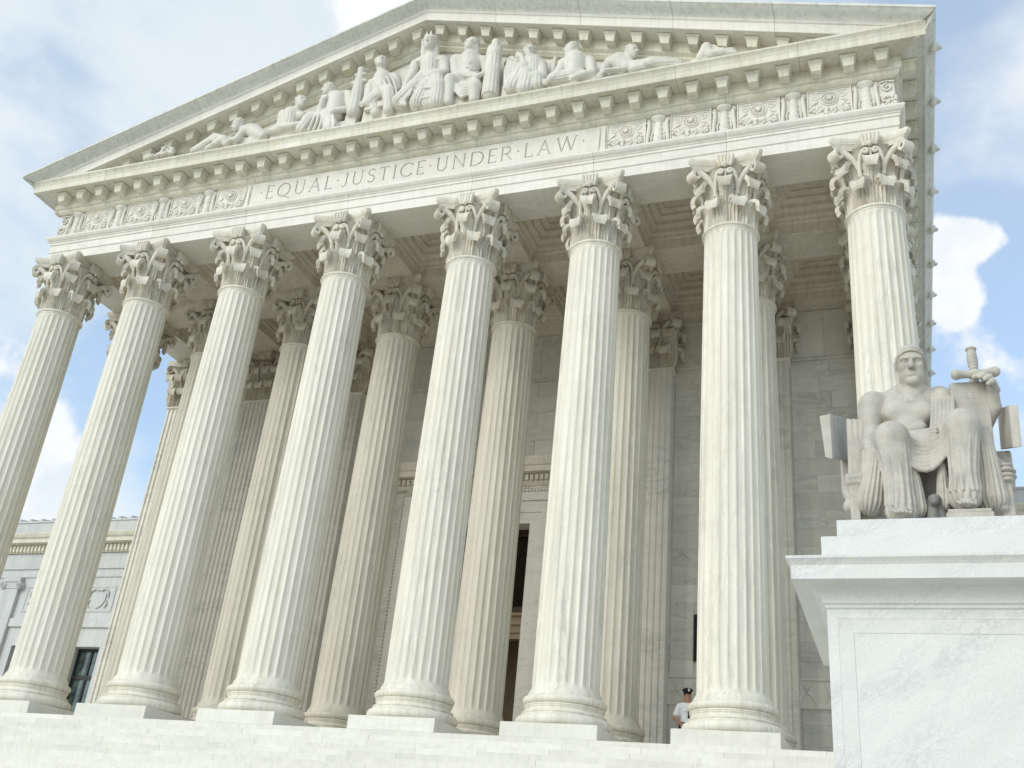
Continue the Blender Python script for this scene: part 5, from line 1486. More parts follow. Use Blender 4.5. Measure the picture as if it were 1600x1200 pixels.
s.cap(q(855, 375, -0.95), q(1025, 385, -0.95), 0.18, 0.18, 0.08); s.cap(q(940, 385, -0.98), q(930, 490, -1.0), 0.34, 0.28, 0.07)
s.ell(q(938, 415, -1.0), (0.36, 0.30, 0.40), 0.06)
s.cap(q(937, 395, -1.31), q(932, 478, -1.31), 0.02, 0.02, 0.03, neg=True); s.cap(q(885, 428, -1.26), q(990, 430, -1.26), 0.02, 0.02, 0.03, neg=True)
for z_ in (452, 474): s.cap(q(890, z_, -1.27), q(985, z_, -1.27), 0.014, 0.014, 0.025, neg=True)
for k in range(3): s.chain([q(880, 428 + 20 * k, -1.24), q(935, 436 + 20 * k, -1.32), q(995, 430 + 20 * k, -1.24)], [0.02, 0.028, 0.02], 0.03)
s.chain([q(890, 365, -1.12), q(935, 392, -1.28), q(985, 368, -1.12)], [0.03, 0.035, 0.03], 0.02)
s.chain([q(845, 385, -0.98), q(850, 455, -1.15), q(985, 478, -1.28)], [0.17, 0.145, 0.09], 0.04); hand(s, q(1020, 460, -1.26), (1, 0, 0.7), 0.08); s.cap(q(985, 478, -1.28), q(1020, 460, -1.26), 0.085, 0.07, 0.03)
s.chain([q(1035, 390, -0.96), q(1040, 450, -0.95)], [0.16, 0.13], 0.04)
s.cap(q(890, 510, -0.98), q(815, 500, -1.2), 0.22, 0.19, 0.06); s.cap(q(815, 500, -1.22), q(803, 640, -1.18), 0.18, 0.13, 0.05)
s.cap(q(960, 520, -0.98), q(968, 545, -1.22), 0.24, 0.21, 0.06); s.cap(q(968, 545, -1.22), q(962, 625, -1.18), 0.20, 0.15, 0.05)
for k in range(4): s.chain([q(845, 520 + 16 * k, -1.2), q(885, 560 + 16 * k, -1.22), q(935, 530 + 18 * k, -1.22)], [0.04, 0.05, 0.04], 0.02)
s.ell(q(885, 550, -1.08), (0.28, 0.12, 0.22), 0.05)
grounded(s, [q(810, 600), q(890, 590), q(960, 590)], 0.4)
finish(s, "carved_figure", "carved soldier in body armour seated just right of the crowned woman", "sculpture")
s = Sculpt(); a_, b_ = q(1093, 310, -1.1), q(1062, 600, -1.1)
for k in range(13):
    an = 2 * math.pi * k / 13; o = Vector((math.cos(an), math.sin(an), 0))
    s.cap(a_ + o * 0.175, b_ + o * 0.20, 0.052, 0.058, 0.008)
s.cap(a_, b_, 0.17, 0.2, 0.01); s.cap(q(1100, 268, -1.1), a_, 0.12, 0.16, 0.02); s.ell(q(1100, 266, -1.1), (0.13, 0.13, 0.11), 0.02)
for t in (0.12, 0.55): s.cap(a_.lerp(b_, t), a_.lerp(b_, t + 0.02), 0.245, 0.245, 0.01)
grounded(s, [q(1060, 600)], 0.22)
finish(s, "carved_fasces", "carved upright bundle of rods held by the armoured soldier right of the middle", "sculpture")
# --- bearded robed man, hand raised
q = zq(800, 0); s = Sculpt()
hc = q(112, 322, -1.1); head(s, hc, (0.25, -0.9, -0.1), 0.225, beard=True)
s.cap(hc + Vector((0, 0.06, -0.12)), q(125, 400, -0.95), 0.13, 0.16, 0.05)
s.cap(q(70, 410, -0.92), q(180, 405, -0.92), 0.17, 0.17, 0.08, folds=(15, 0.0124, 0)); s.cap(q(130, 405, -0.95), q(130, 490, -0.98), 0.30, 0.30, 0.06, folds=(22, 0.0174, 0.4))
s.chain([q(65, 420, -1.0), q(85, 430, -1.2), q(60, 352, -1.22)], [0.14, 0.11, 0.08], 0.04); hand(s, q(48, 342, -1.22), (-0.8, 0, 0.4), 0.075)
s.chain([q(185, 415, -0.96), q(190, 475, -1.1), q(120, 480, -1.28)], [0.16, 0.13, 0.09], 0.04, folds=(11, 0.0124, 0))
s.cap(q(70, 430, -1.15), q(20, 545, -1.15), 0.22, 0.30, 0.06, folds=(15, 0.0174, 0.3)); s.cap(q(90, 470, -1.2), q(85, 555, -1.2), 0.22, 0.24, 0.06, folds=(13, 0.0174, 1.2)); s.cap(q(150, 500, -1.1), q(160, 545, -1.1), 0.24, 0.24, 0.06, folds=(13, 0.0174, 2))
for k in range(5): s.chain([q(-15 + 18 * k, 380 + 8 * k, -1.0), q(-35 + 22 * k, 450, -1.12), q(-40 + 32 * k, 550, -1.25)], [0.07, 0.08, 0.07], 0.02)
s.chain([q(-28, 398, -0.8), q(0, 378, -0.85), q(35, 395, -0.9)], [0.10, 0.13, 0.10], 0.03)
grounded(s, [q(0, 530), q(70, 520), q(150, 520)], 0.35)
finish(s, "carved_figure", "carved bearded man in a heavy robe, hand raised to his shoulder", "sculpture")
# --- bare-chested man facing left
s = Sculpt()
hc = q(372, 312, -1.08); head(s, hc, (-0.9, -0.45, 0), 0.23)
s.cap(hc + Vector((0.03, 0.05, -0.12)), q(395, 370, -0.95), 0.14, 0.17, 0.05)
s.cap(q(325, 400, -0.98), q(480, 385, -0.9), 0.17, 0.18, 0.08); s.cap(q(400, 390, -0.95), q(390, 470, -0.98), 0.33, 0.28, 0.07)
s.chain([q(315, 410, -1.05), q(285, 460, -1.18), q(235, 500, -1.26)], [0.14, 0.115, 0.08], 0.04, folds=(11, 0.0093, 0)); hand(s, q(222, 506, -1.28), (-1, 0, -0.2), 0.08)
s.chain([q(490, 395, -0.92), q(500, 455, -1.05), q(395, 480, -1.25)], [0.17, 0.13, 0.09], 0.04); hand(s, q(378, 482, -1.26), (-1, 0, 0), 0.075)
s.cap(q(390, 480, -1.0), q(260, 500, -1.1), 0.22, 0.2, 0.06, folds=(15, 0.0155, 0)); s.cap(q(420, 480, -1.0), q(480, 480, -1.0), 0.2, 0.16, 0.06, folds=(15, 0.0124, 0))
s.chain([q(255, 470, -0.72), q(262, 400, -0.72), q(272, 368, -0.75)], [0.12, 0.09, 0.07], 0.03)
grounded(s, [q(270, 500), q(370, 490), q(460, 480)], 0.4)
finish(s, "carved_figure", "carved bare-chested man with short hair facing left, in the right half of the pediment", "sculpture")
# --- reclining man facing right
s = Sculpt()
hc = q(752, 325, -1.05); head(s, hc, (0.8, -0.55, -0.25), 0.225, up=0.15)
s.cap(hc + Vector((-0.05, 0.05, -0.12)), q(700, 375, -0.92), 0.13, 0.16, 0.05)
s.cap(q(625, 385, -0.9), q(720, 390, -0.95), 0.17, 0.16, 0.08); s.cap(q(670, 390, -0.92), q(720, 430, -0.95), 0.28, 0.24, 0.07)
s.chain([q(612, 385, -0.95), q(580, 430, -1.05), q(560, 462, -1.15)], [0.15, 0.12, 0.08], 0.04); hand(s, q(556, 466, -1.16), (-0.6, 0, -0.6), 0.075)
s.chain([q(730, 395, -1.0), q(760, 415, -1.1)], [0.13, 0.1], 0.04)
s.cap(q(730, 430, -0.98), q(870, 400, -1.05), 0.2, 0.17, 0.06, folds=(15, 0.0155, 0)); s.cap(q(870, 400, -1.05), q(1030, 392, -1.0), 0.17, 0.11, 0.06, folds=(11, 0.0124, 0)); s.cap(q(760, 435, -1.15), q(820, 420, -1.15), 0.14, 0.14, 0.05, folds=(11, 0.0124, 0))
for k in range(5): s.ell(q(600 + 25 * k, 440 - 2 * k, -1.2), (0.12, 0.09, 0.05), 0.03)
grounded(s, [q(600, 450), q(690, 440), q(790, 425), q(890, 410), q(990, 395)], 0.4)
finish(s, "carved_figure", "carved bare reclining man with his head turned right, near the pediment's right corner", "sculpture")
# --- bent knees and urn at the right end
s = Sculpt()
s.chain([q(1180, 365, -1.0), q(1215, 300, -1.08), q(1245, 350, -1.1)], [0.14, 0.14, 0.10], 0.05); s.chain([q(1200, 360, -0.9), q(1255, 315, -0.95), q(1330, 340, -1.0)], [0.15, 0.14, 0.12], 0.05)
s.chain([q(1240, 340, -1.1), q(1310, 330, -1.1), q(1390, 335, -1.05)], [0.12, 0.12, 0.09], 0.05, folds=(11, 0.0124, 0)); s.ell(q(1350, 328, -0.95), (0.24, 0.15, 0.1), 0.05)
grounded(s, [q(1180, 370), q(1260, 360), q(1340, 350)], 0.36)
finish(s, "carved_figure", "carved bent knees of a lying figure at the far right end of the pediment", "sculpture")

# ================================================================== guard on the portico floor
GX, GY = 7.44, 3.05
M['shirt'] = M['shirt']
G = empty("person", (GX, GY, 0), "man in white uniform shirt and black peaked cap standing half behind a column", "person", rz=R(24))
f_ = Vector((0, -1, 0))
b = Sculpt()
b.ell((0, 0.01, 1.635), (0.074, 0.092, 0.112), 0.02); b.ell((0, -0.035, 1.578), (0.055, 0.060, 0.062), 0.02); b.ell((0, -0.078, 1.535), (0.028, 0.022, 0.018), 0.02)
b.cap((0, -0.088, 1.635), (0, -0.116, 1.600), 0.011, 0.016, 0.008)
for sg in (-1, 1):
    b.ell((sg * 0.03, -0.095, 1.642), (0.016, 0.012, 0.010), 0.008, neg=True); b.ell((sg * 0.03, -0.080, 1.642), (0.011, 0.009, 0.008), 0.003)
    b.ell((sg * 0.078, 0.015, 1.625), (0.012, 0.02, 0.03), 0.006)
b.cap((-0.02, -0.088, 1.575), (0.02, -0.088, 1.575), 0.008, 0.008, 0.006)
b.cap((0, 0.035, 1.40), (0, 0.03, 1.56), 0.054, 0.047, 0.012)
b.cap((0, 0.02, 1.42), (0, 0.01, 1.0), 0.14, 0.13, 0.08); b.cap((-0.13, 0.02, 1.40), (0.13, 0.02, 1.40), 0.07, 0.07, 0.05)
for sg in (-1, 1):
    b.cap((sg * 0.09, 0.0, 0.95), (sg * 0.10, -0.01, 0.5), 0.085, 0.06, 0.05); b.cap((sg * 0.10, -0.01, 0.5), (sg * 0.11, 0.02, 0.08), 0.058, 0.04, 0.03)
    b.ell((sg * 0.115, -0.05, 0.045), (0.04, 0.11, 0.04), 0.02)
    el = (sg * 0.285, 0.03, 1.13); wr = (sg * 0.20, -0.10, 1.00)
    b.cap((sg * 0.185, 0.015, 1.39), el, 0.056, 0.045, 0.03); b.cap(el, wr, 0.043, 0.030, 0.02)
    hp = Vector(wr) + Vector((-sg * 0.03, -0.03, -0.03)); b.ell(hp, (0.035, 0.025, 0.042), 0.012)
    for k in range(4): b.cap(hp + Vector((sg * 0.012 - sg * 0.01 * k, -0.012, -0.01 + 0.018 * (1.5 - k))), hp + Vector((-sg * 0.065, -0.022 + 0.004 * k, -0.012 + 0.02 * (1.5 - k))), 0.010, 0.008, 0.005)
    b.cap(hp + Vector((0, -0.01, 0.035)), hp + Vector((-sg * 0.03, -0.03, 0.055)), 0.011, 0.009, 0.006)
b.obj("body", M['skin'], 0.0075, G)
t = Sculpt()
t.cap((0, 0.02, 1.37), (0, 0.01, 1.02), 0.165, 0.155, 0.06); t.cap((-0.15, 0.02, 1.385), (0.15, 0.02, 1.385), 0.085, 0.085, 0.06)
t.cap((0, 0.025, 1.43), (0, 0.03, 1.462), 0.068, 0.060, 0.02)
for sg in (-1, 1):
    t.cap((sg * 0.185, 0.015, 1.39), (sg * 0.25, 0.025, 1.22), 0.072, 0.072, 0.03, folds=(5, 0.004, 0)); t.box((sg * 0.075, -0.145, 1.31), (0.045, 0.012, 0.05), 0.01)
    t.cap((sg * 0.08, 0.0, 1.462), (sg * 0.17, 0.01, 1.44), 0.022, 0.022, 0.01)
t.ell((0, 0.03, 1.52), (0.05, 0.05, 0.08), 0.006, neg=True)
t.obj("shirt", M['shirt'], 0.009, G)
p_ = Sculpt()
p_.cap((-0.04, 0.01, 0.96), (0.04, 0.01, 0.96), 0.15, 0.15, 0.05)
for sg in (-1, 1): p_.chain([(sg * 0.09, 0.0, 0.92), (sg * 0.10, -0.005, 0.5), (sg * 0.11, 0.015, 0.07)], [0.11, 0.085, 0.072], 0.04)
p_.obj("trousers", M['navy'], 0.011, G)
bl_ = MB().lathe([(0.15, 0.985), (0.168, 0.985), (0.168, 1.03), (0.15, 1.03)], 28, 0, 0.01).obj("belt", M['black'], G)
sh_ = Sculpt()
for sg in (-1, 1): sh_.ell((sg * 0.115, -0.05, 0.045), (0.05, 0.135, 0.05), 0.02); sh_.box((sg * 0.115, -0.05, 0.012), (0.048, 0.13, 0.012), 0.01)
sh_.obj("shoes", M['black'], 0.01, G)
tie = Sculpt(); tie.cap((0, -0.045, 1.468), (0, -0.065, 1.445), 0.026, 0.020, 0.01); tie.chain([(0, -0.068, 1.445), (0, -0.118, 1.395), (0, -0.150, 1.30), (0, -0.160, 1.10)], [0.016, 0.018, 0.022, 0.028], 0.01); tie.obj("tie", M['navy'], 0.007, G)
hr_ = Sculpt(); hr_.ell((0, 0.03, 1.655), (0.082, 0.09, 0.095), 0.01); hr_.ell((0, -0.09, 1.59), (0.11, 0.095, 0.12), 0.01, neg=True); hr_.obj("hair", M['hair'], 0.008, G)
cp = Sculpt()
cp.cap((0, 0.02, 1.705), (0, 0.02, 1.735), 0.090, 0.096, 0.01); cp.ell((0, 0.012, 1.772), (0.126, 0.132, 0.036), 0.02); cp.ell((0, -0.02, 1.79), (0.10, 0.09, 0.032), 0.02)
cp.ell((0, -0.10, 1.70), (0.072, 0.045, 0.009), 0.008)
cap_o = cp.obj("cap", M['black'], 0.008, G)
bd2 = MB(); bd2.prism([(0, 1.725), (0.02, 1.735), (0.026, 1.76), (0.016, 1.785), (0, 1.795), (-0.016, 1.785), (-0.026, 1.76), (-0.02, 1.735)], -0.128, -0.10, 'y')
inst("badge", bd2.me("badge", M['badge']), cap_o)
inst("shirt_badge", MB().prism([(0.06, 1.33), (0.085, 1.33), (0.085, 1.36), (0.06, 1.36)], -0.172, -0.14, 'y').me("shirt_badge", M['badge']), G)
# ================================================================== pedestal at the foot of the stairs
PC = 12.75   # pedestal centre line
PB = empty("statue_pedestal", (PC, -7.8, -4.35), "big smooth white marble pedestal with moulded cornice carrying the seated statue", "pedestal")
PO = Vector((PC, -7.8, -4.35))
def pp(o): o.location = Vector(o.location) - PO; return o
hb = 1.30  # half width of the body
bx0, bx1 = PC - hb, PC + hb
YB0, YB1 = -9.62, -5.98
def frame_ring(m, x0, x1, z0, z1, y0, y1, t):
    m.box(x0, x0 + t, y0, y1, z0, z1); m.box(x1 - t, x1, y0, y1, z0, z1); m.box(x0 + t, x1 - t, y0, y1, z0, z0 + t); m.box(x0 + t, x1 - t, y0, y1, z1 - t, z1)
body = MB().box(bx0 + 0.02, bx1 - 0.02, YB0 + 0.03, YB1, -4.35, 0.30)
pp(body.obj("pedestal_core", M['ped'], PB))
def slabs(x0, x1, z0, z1, y, ins_=0.003):
    """outer frame, inner frame, field: three flush slabs with fine joints"""
    m = MB(); frame_ring(m, x0, x1, z0, z1, y, y + 0.05, 0.11); a = pp(m.obj("outer_frame", M['ped'], PB))
    m = MB(); frame_ring(m, x0 + 0.1108, x1 - 0.1108, z0 + 0.1108, z1 - 0.1108, y + 0.0022, y + 0.05, 0.155); pp(m.obj("inner_frame", M['ped'], PB))
    pp(MB().cbox(x0 + 0.2668, x1 - 0.2668, y + 0.005, y + 0.05, z0 + 0.2668, z1 - 0.2668, 0.002).obj("field_panel", M['ped'], PB))
slabs(bx0, bx1, -4.3, 0.312, YB0)
prof = [(0.0, 0.30), (0.02, 0.315), (0.02, 0.345), (0.045, 0.36), (0.045, 0.385)] + [(0.05 + 0.20 * (1 - math.cos(t * math.pi / 2)), 0.39 + 0.14 * math.sin(t * math.pi / 2)) for t in (0.2, 0.45, 0.7, 0.9, 1.0)] + \
    [(0.30, 0.54), (0.335, 0.545), (0.335, 0.70), (0.345, 0.71), (0.355, 0.735), (0.385, 0.765), (0.385, 0.794)]
V = []; n = len(prof)
for off, z in prof:
    V += [(bx0 - off, YB0 - off, z), (bx1 + off, YB0 - off, z), (bx1 + off, YB1 + off, z), (bx0 - off, YB1 + off, z)]
F = [(i * 4 + k, i * 4 + (k + 1) % 4, i * 4 + 4 + (k + 1) % 4, i * 4 + 4 + k) for i in range(n - 1) for k in range(4)] + [(3, 2, 1, 0), (n * 4 - 4, n * 4 - 3, n * 4 - 2, n * 4 - 1)]
pp(inst("pedestal_cornice", sharpen(mesh("pedestal_cornice", V, F, M['ped']), 35), PB))
pp(MB().cbox(11.43, 2 * PC - 11.43, -9.75, YB1 + 0.1, 0.796, 1.09, 0.008).obj("lower_step", M['ped'], PB))
pp(MB().cbox(11.595, 2 * PC - 11.595, -9.56, YB1 - 0.06, 1.092, 1.345, 0.008).obj("upper_step", M['ped'], PB))
ck = MB().box(11.45, 15.6, YB1 + 0.02, -1.2, -4.35, -0.35).obj("cheek_wall", M['step'])
tag(ck, "plain low stone wall beside the stairs behind the pedestal", "wall")
ck.name = "cheek_wall"

# ================================================================== seated statue
ST = empty("seated_statue", (12.55, -8.6, 1.35), "weathered seated stone figure of a bare-chested man with tablet and sword, on the pedestal", "statue")
SO = Vector((12.55, -8.6, 1.35))
def so(o): o.location = Vector(o.location) - SO; return o
def Z(zx, zy, y): return at_y(1200 + zx / 4, 520 + zy / 4, y)
ZB_ = 1.348
def gz(v, z): return Vector((v.x, v.y, z))
S1 = Sculpt()
# torso
hip = Vector((12.40, -8.62, 2.02)); 
chest = Z(880, 500, -8.72)
S1.cap(hip, Z(880, 600, -8.68), 0.235, 0.215, 0.05)
S1.ell(Z(872, 515, -8.66), (0.325, 0.19, 0.25), 0.06)
S1.ell(Z(808, 495, -8.795), (0.170, 0.085, 0.125), 0.06)        # pectorals
S1.ell(Z(978, 492, -8.795), (0.165, 0.085, 0.125), 0.06)
S1.cap(Z(745, 548, -8.92), Z(880, 560, -8.95), 0.014, 0.018, 0.03, neg=True); S1.cap(Z(900, 560, -8.95), Z(1035, 545, -8.92), 0.018, 0.014, 0.03, neg=True)
S1.cap(Z(893, 455, -8.92), Z(890, 640, -8.93), 0.02, 0.018, 0.02, neg=True)
S1.cap(Z(715, 470, -8.86), Z(735, 570, -8.86), 0.016, 0.016, 0.03, neg=True)
S1.ell(Z(830, 585, -8.82), (0.09, 0.05, 0.05), 0.04); S1.ell(Z(945, 585, -8.82), (0.09, 0.05, 0.05), 0.04)
S1.ell(Z(885, 610, -8.83), (0.17, 0.06, 0.06), 0.05)
S1.cap(Z(700, 445, -8.64), Z(1060, 435, -8.64), 0.13, 0.13, 0.09)   # shoulder girdle
S1.cap(Z(760, 415, -8.62), Z(893, 350, -8.66), 0.11, 0.13, 0.06); S1.cap(Z(1030, 410, -8.62), Z(893, 350, -8.66), 0.11, 0.13, 0.06)
S1.cap(Z(890, 420, -8.68), Z(893, 330, -8.72), 0.165, 0.135, 0.05)  # neck
S1.cap(Z(820, 345, -8.76), Z(885, 415, -8.80), 0.03, 0.02, 0.05); S1.cap(Z(960, 345, -8.76), Z(895, 415, -8.80), 0.03, 0.02, 0.05)
S1.cap(Z(760, 425, -8.80), Z(870, 425, -8.83), 0.022, 0.02, 0.04); S1.cap(Z(1010, 425, -8.80), Z(905, 425, -8.83), 0.022, 0.02, 0.04)
# right arm (left in the photograph)
S1.chain([Z(660, 440, -8.68), Z(640, 520, -8.70), Z(652, 640, -8.72)], [0.155, 0.135, 0.115], 0.05)
S1.chain([Z(652, 645, -8.74), Z(640, 700, -8.92), Z(650, 760, -9.0)], [0.115, 0.095, 0.075], 0.04)
S1.ell(Z(640, 455, -8.70), (0.15, 0.15, 0.15), 0.05)
# left arm to the tablet and sword
S1.chain([Z(1085, 440, -8.68), Z(1170, 560, -8.62), Z(1330, 600, -8.56)], [0.14, 0.13, 0.12], 0.05)
S1.chain([Z(1330, 600, -8.56), Z(1410, 470, -8.66), Z(1405, 350, -8.80)], [0.115, 0.09, 0.065], 0.03)
# legs under the robe
for kx, ky, fx, fy, nm in ((760, 650, 845, 1110, 'r'), (1205, 570, 1235, 1045, 'l')):
    knee = Z(kx + 12, ky, -9.18)
    hp = Vector((12.33 if nm == 'r' else 12.66, -8.6, 1.95))
    S1.cap(hp, knee + Vector((0, .02, -.02)), 0.19, 0.145, 0.08)
    ank = Z(fx, fy - 40, -9.20)
    S1.chain([knee + Vector((0, .02, -.02)), knee.lerp(ank, 0.33), ank], [0.145, 0.125, 0.10], 0.05)
body_me = S1
# head: eye line at F
F_ = Z(893, 208, -8.78)
H0 = F_
def hp_(x, y, z): return F_ + Vector((x, y, z))
hs = Sculpt()
hs.ell(hp_(0, .05, .07), (.180, .225, .205), 0.03)
hs.box(hp_(0, -.05, -.045), (.160, .125, .20), 0.06, rd=0.10)
hs.ell(hp_(0, -.04, -.17), (.158, .145, .115), 0.05)          # jaw
hs.ell(hp_(0, -.145, -.25), (.078, .055, .048), 0.04)         # chin
for sg in (-1, 1):
    hs.ell(hp_(sg * .108, -.130, -.045), (.05, .045, .045), 0.04)      # cheek bones
    hs.cap(hp_(sg * .125, -.158, .052), hp_(sg * .022, -.190, .048), .027, .027, 0.015)
    hs.ell(hp_(sg * .080, -.200, .004), (.060, .056, .036), 0.010, neg=True)
    hs.ell(hp_(sg * .080, -.140, .002), (.044, .030, .022), 0.003)
    hs.chain([hp_(sg * .038, -.160, .010), hp_(sg * .080, -.172, .027), hp_(sg * .124, -.150, .008)], [.010, .011, .010], 0.004)
    hs.cap(hp_(sg * .045, -.160, -.022), hp_(sg * .115, -.152, -.018), .009, .009, 0.006)
    hs.ell(hp_(sg * .032, -.205, -.082), (.024, .028, .019), 0.010)
    hs.ell(hp_(sg * .180, .045, -.03), (.022, .045, .065), 0.015)
hs.cap(hp_(0, -.172, .045), hp_(0, -.236, -.070), .021, .034, 0.012)
hs.cap(hp_(-.050, -.172, -.134), hp_(.050, -.172, -.134), .015, .015, 0.012); hs.ell(hp_(0, -.182, -.134), (.03, .02, .014), 0.01)
hs.cap(hp_(-.042, -.174, -.166), hp_(.042, -.174, -.166), .019, .019, 0.012)
hs.cap(hp_(-.062, -.196, -.149), hp_(.062, -.196, -.149), .006, .006, 0.006, neg=True)
hs.ell(hp_(0, -.205, -.200), (.07, .025, .016), 0.02, neg=True)
hs.cap(hp_(0, .10, -.32), hp_(0, .03, -.12), 0.145, 0.12, 0.04)
# drapery as a second carved layer
dr = Sculpt()
kr, kl = Z(772, 650, -9.18), Z(1215, 570, -9.18)
# mantle folds over the left shoulder
dr.cap(Z(1085, 412, -8.70), Z(1080, 600, -8.80), 0.135, 0.11, 0.02); dr.cap(Z(1070, 400, -8.60), Z(1140, 420, -8.62), 0.14, 0.13, 0.02)
for k in range(6):
    x = 1022 + 25 * k
    dr.chain([Z(x + 4, 366 + 3 * k, -8.58), Z(x + 4, 385 + 2 * k, -8.76), Z(x + 8, 430, -8.855), Z(x + 8, 510, -8.90), Z(x + 2 - 4 * k, 600, -8.90), Z(x - 24 - 8 * k, 650, -8.91)], [0.024, 0.028, 0.028, 0.027, 0.026, 0.02], 0.004)
# rolled cloth at the waist
for k in range(4):
    dr.chain([Z(825 - 3 * k, 632 + 15 * k, -8.93 - 0.012 * k), Z(930, 622 + 19 * k, -8.98 - 0.012 * k), Z(1050, 600 + 22 * k, -8.99 - 0.012 * k)], [0.026, 0.030, 0.026], 0.006)
# swags hanging between the knees
for k in range(8):
    dz = 690 + 24 * k; dy = -9.02 - 0.022 * k; r_ = 0.024 + 0.002 * (k % 3)
    a, b_, c = Z(852 - 4 * k, 640 + 16 * k, -9.14 - 0.008 * k), Z(985 + 4 * (k % 2), dz, dy), Z(1108 + 3 * k, 600 + 18 * k, -9.14 - 0.01 * k)
    pts = []
    for i in range(9):
        t = i / 8; p_ = a * (1 - t) ** 2 + (b_ * 2 - (a + c) * 0.5) * 2 * t * (1 - t) * 0.5 * 2 + c * t ** 2 if False else (a * (1 - t) + c * t) + (b_ - (a + c) / 2) * (1 - (2 * t - 1) ** 2)
        pts.append(p_)
    dr.chain(pts, [0.018, r_ * 0.9, r_, r_ + 0.004, r_ + 0.006, r_ + 0.004, r_, r_ * 0.9, 0.018], 0.006)
dr.ell(Z(985, 735, -8.97), (0.27, 0.10, 0.22), 0.02)
# cloth over the thighs and shins: fluted sheaths
for (kx, ky, fx, fy) in ((772, 640, 835, 1110), (1213, 560, 1230, 1020)):
    K, A_ = Z(kx, ky + 18, -9.17), Z(fx, fy, -9.15)
    dr.cap(K, K.lerp(A_, 0.72), 0.188, 0.148, 0.04); dr.cap(K.lerp(A_, 0.70), A_, 0.147, 0.172, 0.05, folds=(13, 0.014, 1.0))
    dr.cap(K + Vector((0, 0.35, -0.02)), K, 0.21, 0.188, 0.08); dr.ell(K + Vector((0.0, -0.05, 0.0)), (0.11, 0.12, 0.12), 0.08)
# creases running down the shins
for (kx, ky, fx, fy, sgn) in ((772, 640, 835, 1110, 1), (1213, 560, 1230, 1020, -1)):
    K, A_ = Z(kx, ky + 18, -9.17), Z(fx, fy, -9.15)
    for (an0, an1, t0, t1) in ((-60, -48, 0.06, 0.97), (-25, -30, 0.25, 0.98), (18, 6, 0.42, 0.98), (48, 34, 0.16, 0.97), (75, 60, 0.05, 0.96), (-82, -70, 0.15, 0.95)):
        pts = []; rr_ = []
        for i in range(6):
            u = i / 5; t = t0 + (t1 - t0) * u; an = R(an0 + (an1 - an0) * u + 6 * math.sin(3 * u)) * sgn
            rad = (0.188 + (0.150 - 0.188) * min(1, t / 0.72)) + max(0, t - 0.72) * 0.08 + 0.004
            pts.append(K.lerp(A_, t) + Vector((rad * math.sin(an), -rad * math.cos(an), 0))); rr_.append(0.006 + 0.016 * u)
        dr.chain(pts, rr_, 0.012)
    for j in range(3):      # pulls of cloth across the thigh from the knee
        K = Z(kx, ky + 18, -9.17)
        dr.chain([K + Vector((sgn * 0.10, -0.13 + 0.03 * j, 0.10 - 0.07 * j)), K + Vector((sgn * 0.19, -0.04 + 0.03 * j, 0.02 - 0.10 * j)), K + Vector((sgn * 0.21, 0.10, -0.10 - 0.10 * j))], [0.010, 0.018, 0.020], 0.010)
# long fall of cloth at both outer sides and between the legs
for (x0, z0, x1, z1, ya, yb, r0, r1, fo) in ((690, 700, 640, 1060, -9.05, -9.0, 0.08, 0.16, (17, 0.0144, 0.2)), (650, 760, 610, 940, -9.05, -8.98, 0.06, 0.10, (13, 0.0108, 1.1)),
                                           (1330, 620, 1400, 1040, -9.0, -8.95, 0.10, 0.17, (17, 0.0158, 0.7)), (1350, 760, 1440, 1090, -8.95, -8.88, 0.07, 0.13, (13, 0.0144, 0.2)),
                                           (900, 860, 925, 1100, -9.08, -9.05, 0.07, 0.12, (13, 0.0130, 0.5)), (1085, 830, 1095, 1080, -9.08, -9.05, 0.05, 0.07, (11, 0.0108, 0.0)),
                                           (700, 860, 760, 1100, -9.0, -8.95, 0.08, 0.10, (13, 0.0108, 0.9))):
    dr.cap(Z(x0, z0, ya), gz(Z(x1, z1, yb), max(Z(x1, z1, yb).z, 1.42)), r0, r1, 0.035, folds=fo)
for k in range(4):
    dr.chain([Z(1330 + 14 * k, 780, -8.98), Z(1380 + 20 * k, 900, -8.98), Z(1400 + 22 * k, 1090, -8.96)], [0.02, 0.03, 0.035], 0.015)
    dr.chain([Z(640 - 14 * k, 740, -9.08), Z(620 - 8 * k, 850, -9.06), Z(650 - 16 * k, 1060, -9.02)], [0.02, 0.026, 0.03], 0.015)
# feet
ft = Sculpt()
for (fx, fy, yb) in ((845, 1128, -9.28), (1245, 1072, -9.30)):
    c = Z(fx, fy, yb)
    ft.ell(c + Vector((0, 0.10, 0.02)), (0.10, 0.17, 0.075), 0.03); ft.cap(c + Vector((0, 0.06, 0.02)), c + Vector((0, -0.08, -0.015)), 0.08, 0.055, 0.03)
    for t in range(5): ft.cap(c + Vector((-0.075 + 0.037 * t, -0.08, -0.03)), c + Vector((-0.08 + 0.04 * t, -0.16 + 0.012 * abs(t - 1.2), -0.035)), 0.022, 0.019, 0.008)
    ft.cap(c + Vector((-0.10, 0.0, 0.03)), c + Vector((0.10, 0.0, 0.04)), 0.016, 0.016, 0.01)
def reshape(S_, sx, pitch):
    """narrow the head and bow it slightly about the eye line"""
    Rm = Matrix.Rotation(pitch, 3, 'X'); out = []
    for q in S_.P:
        q = list(q)
        def mv(v): d = v - F_; return F_ + Rm @ Vector((d.x * sx, d.y, d.z))
        q[1] = mv(q[1])
        if q[0] == 'cap': q[2] = mv(q[2])
        else: q[2] = Vector((q[2].x * sx, q[2].y, q[2].z)); q[3] = np.array(Rm)
        out.append(tuple(q))
    S_.P = out
reshape(hs, 0.88, R(9))
# one continuous body: torso, limbs, head and feet
for q in (hs, ft): S1.P += q.P
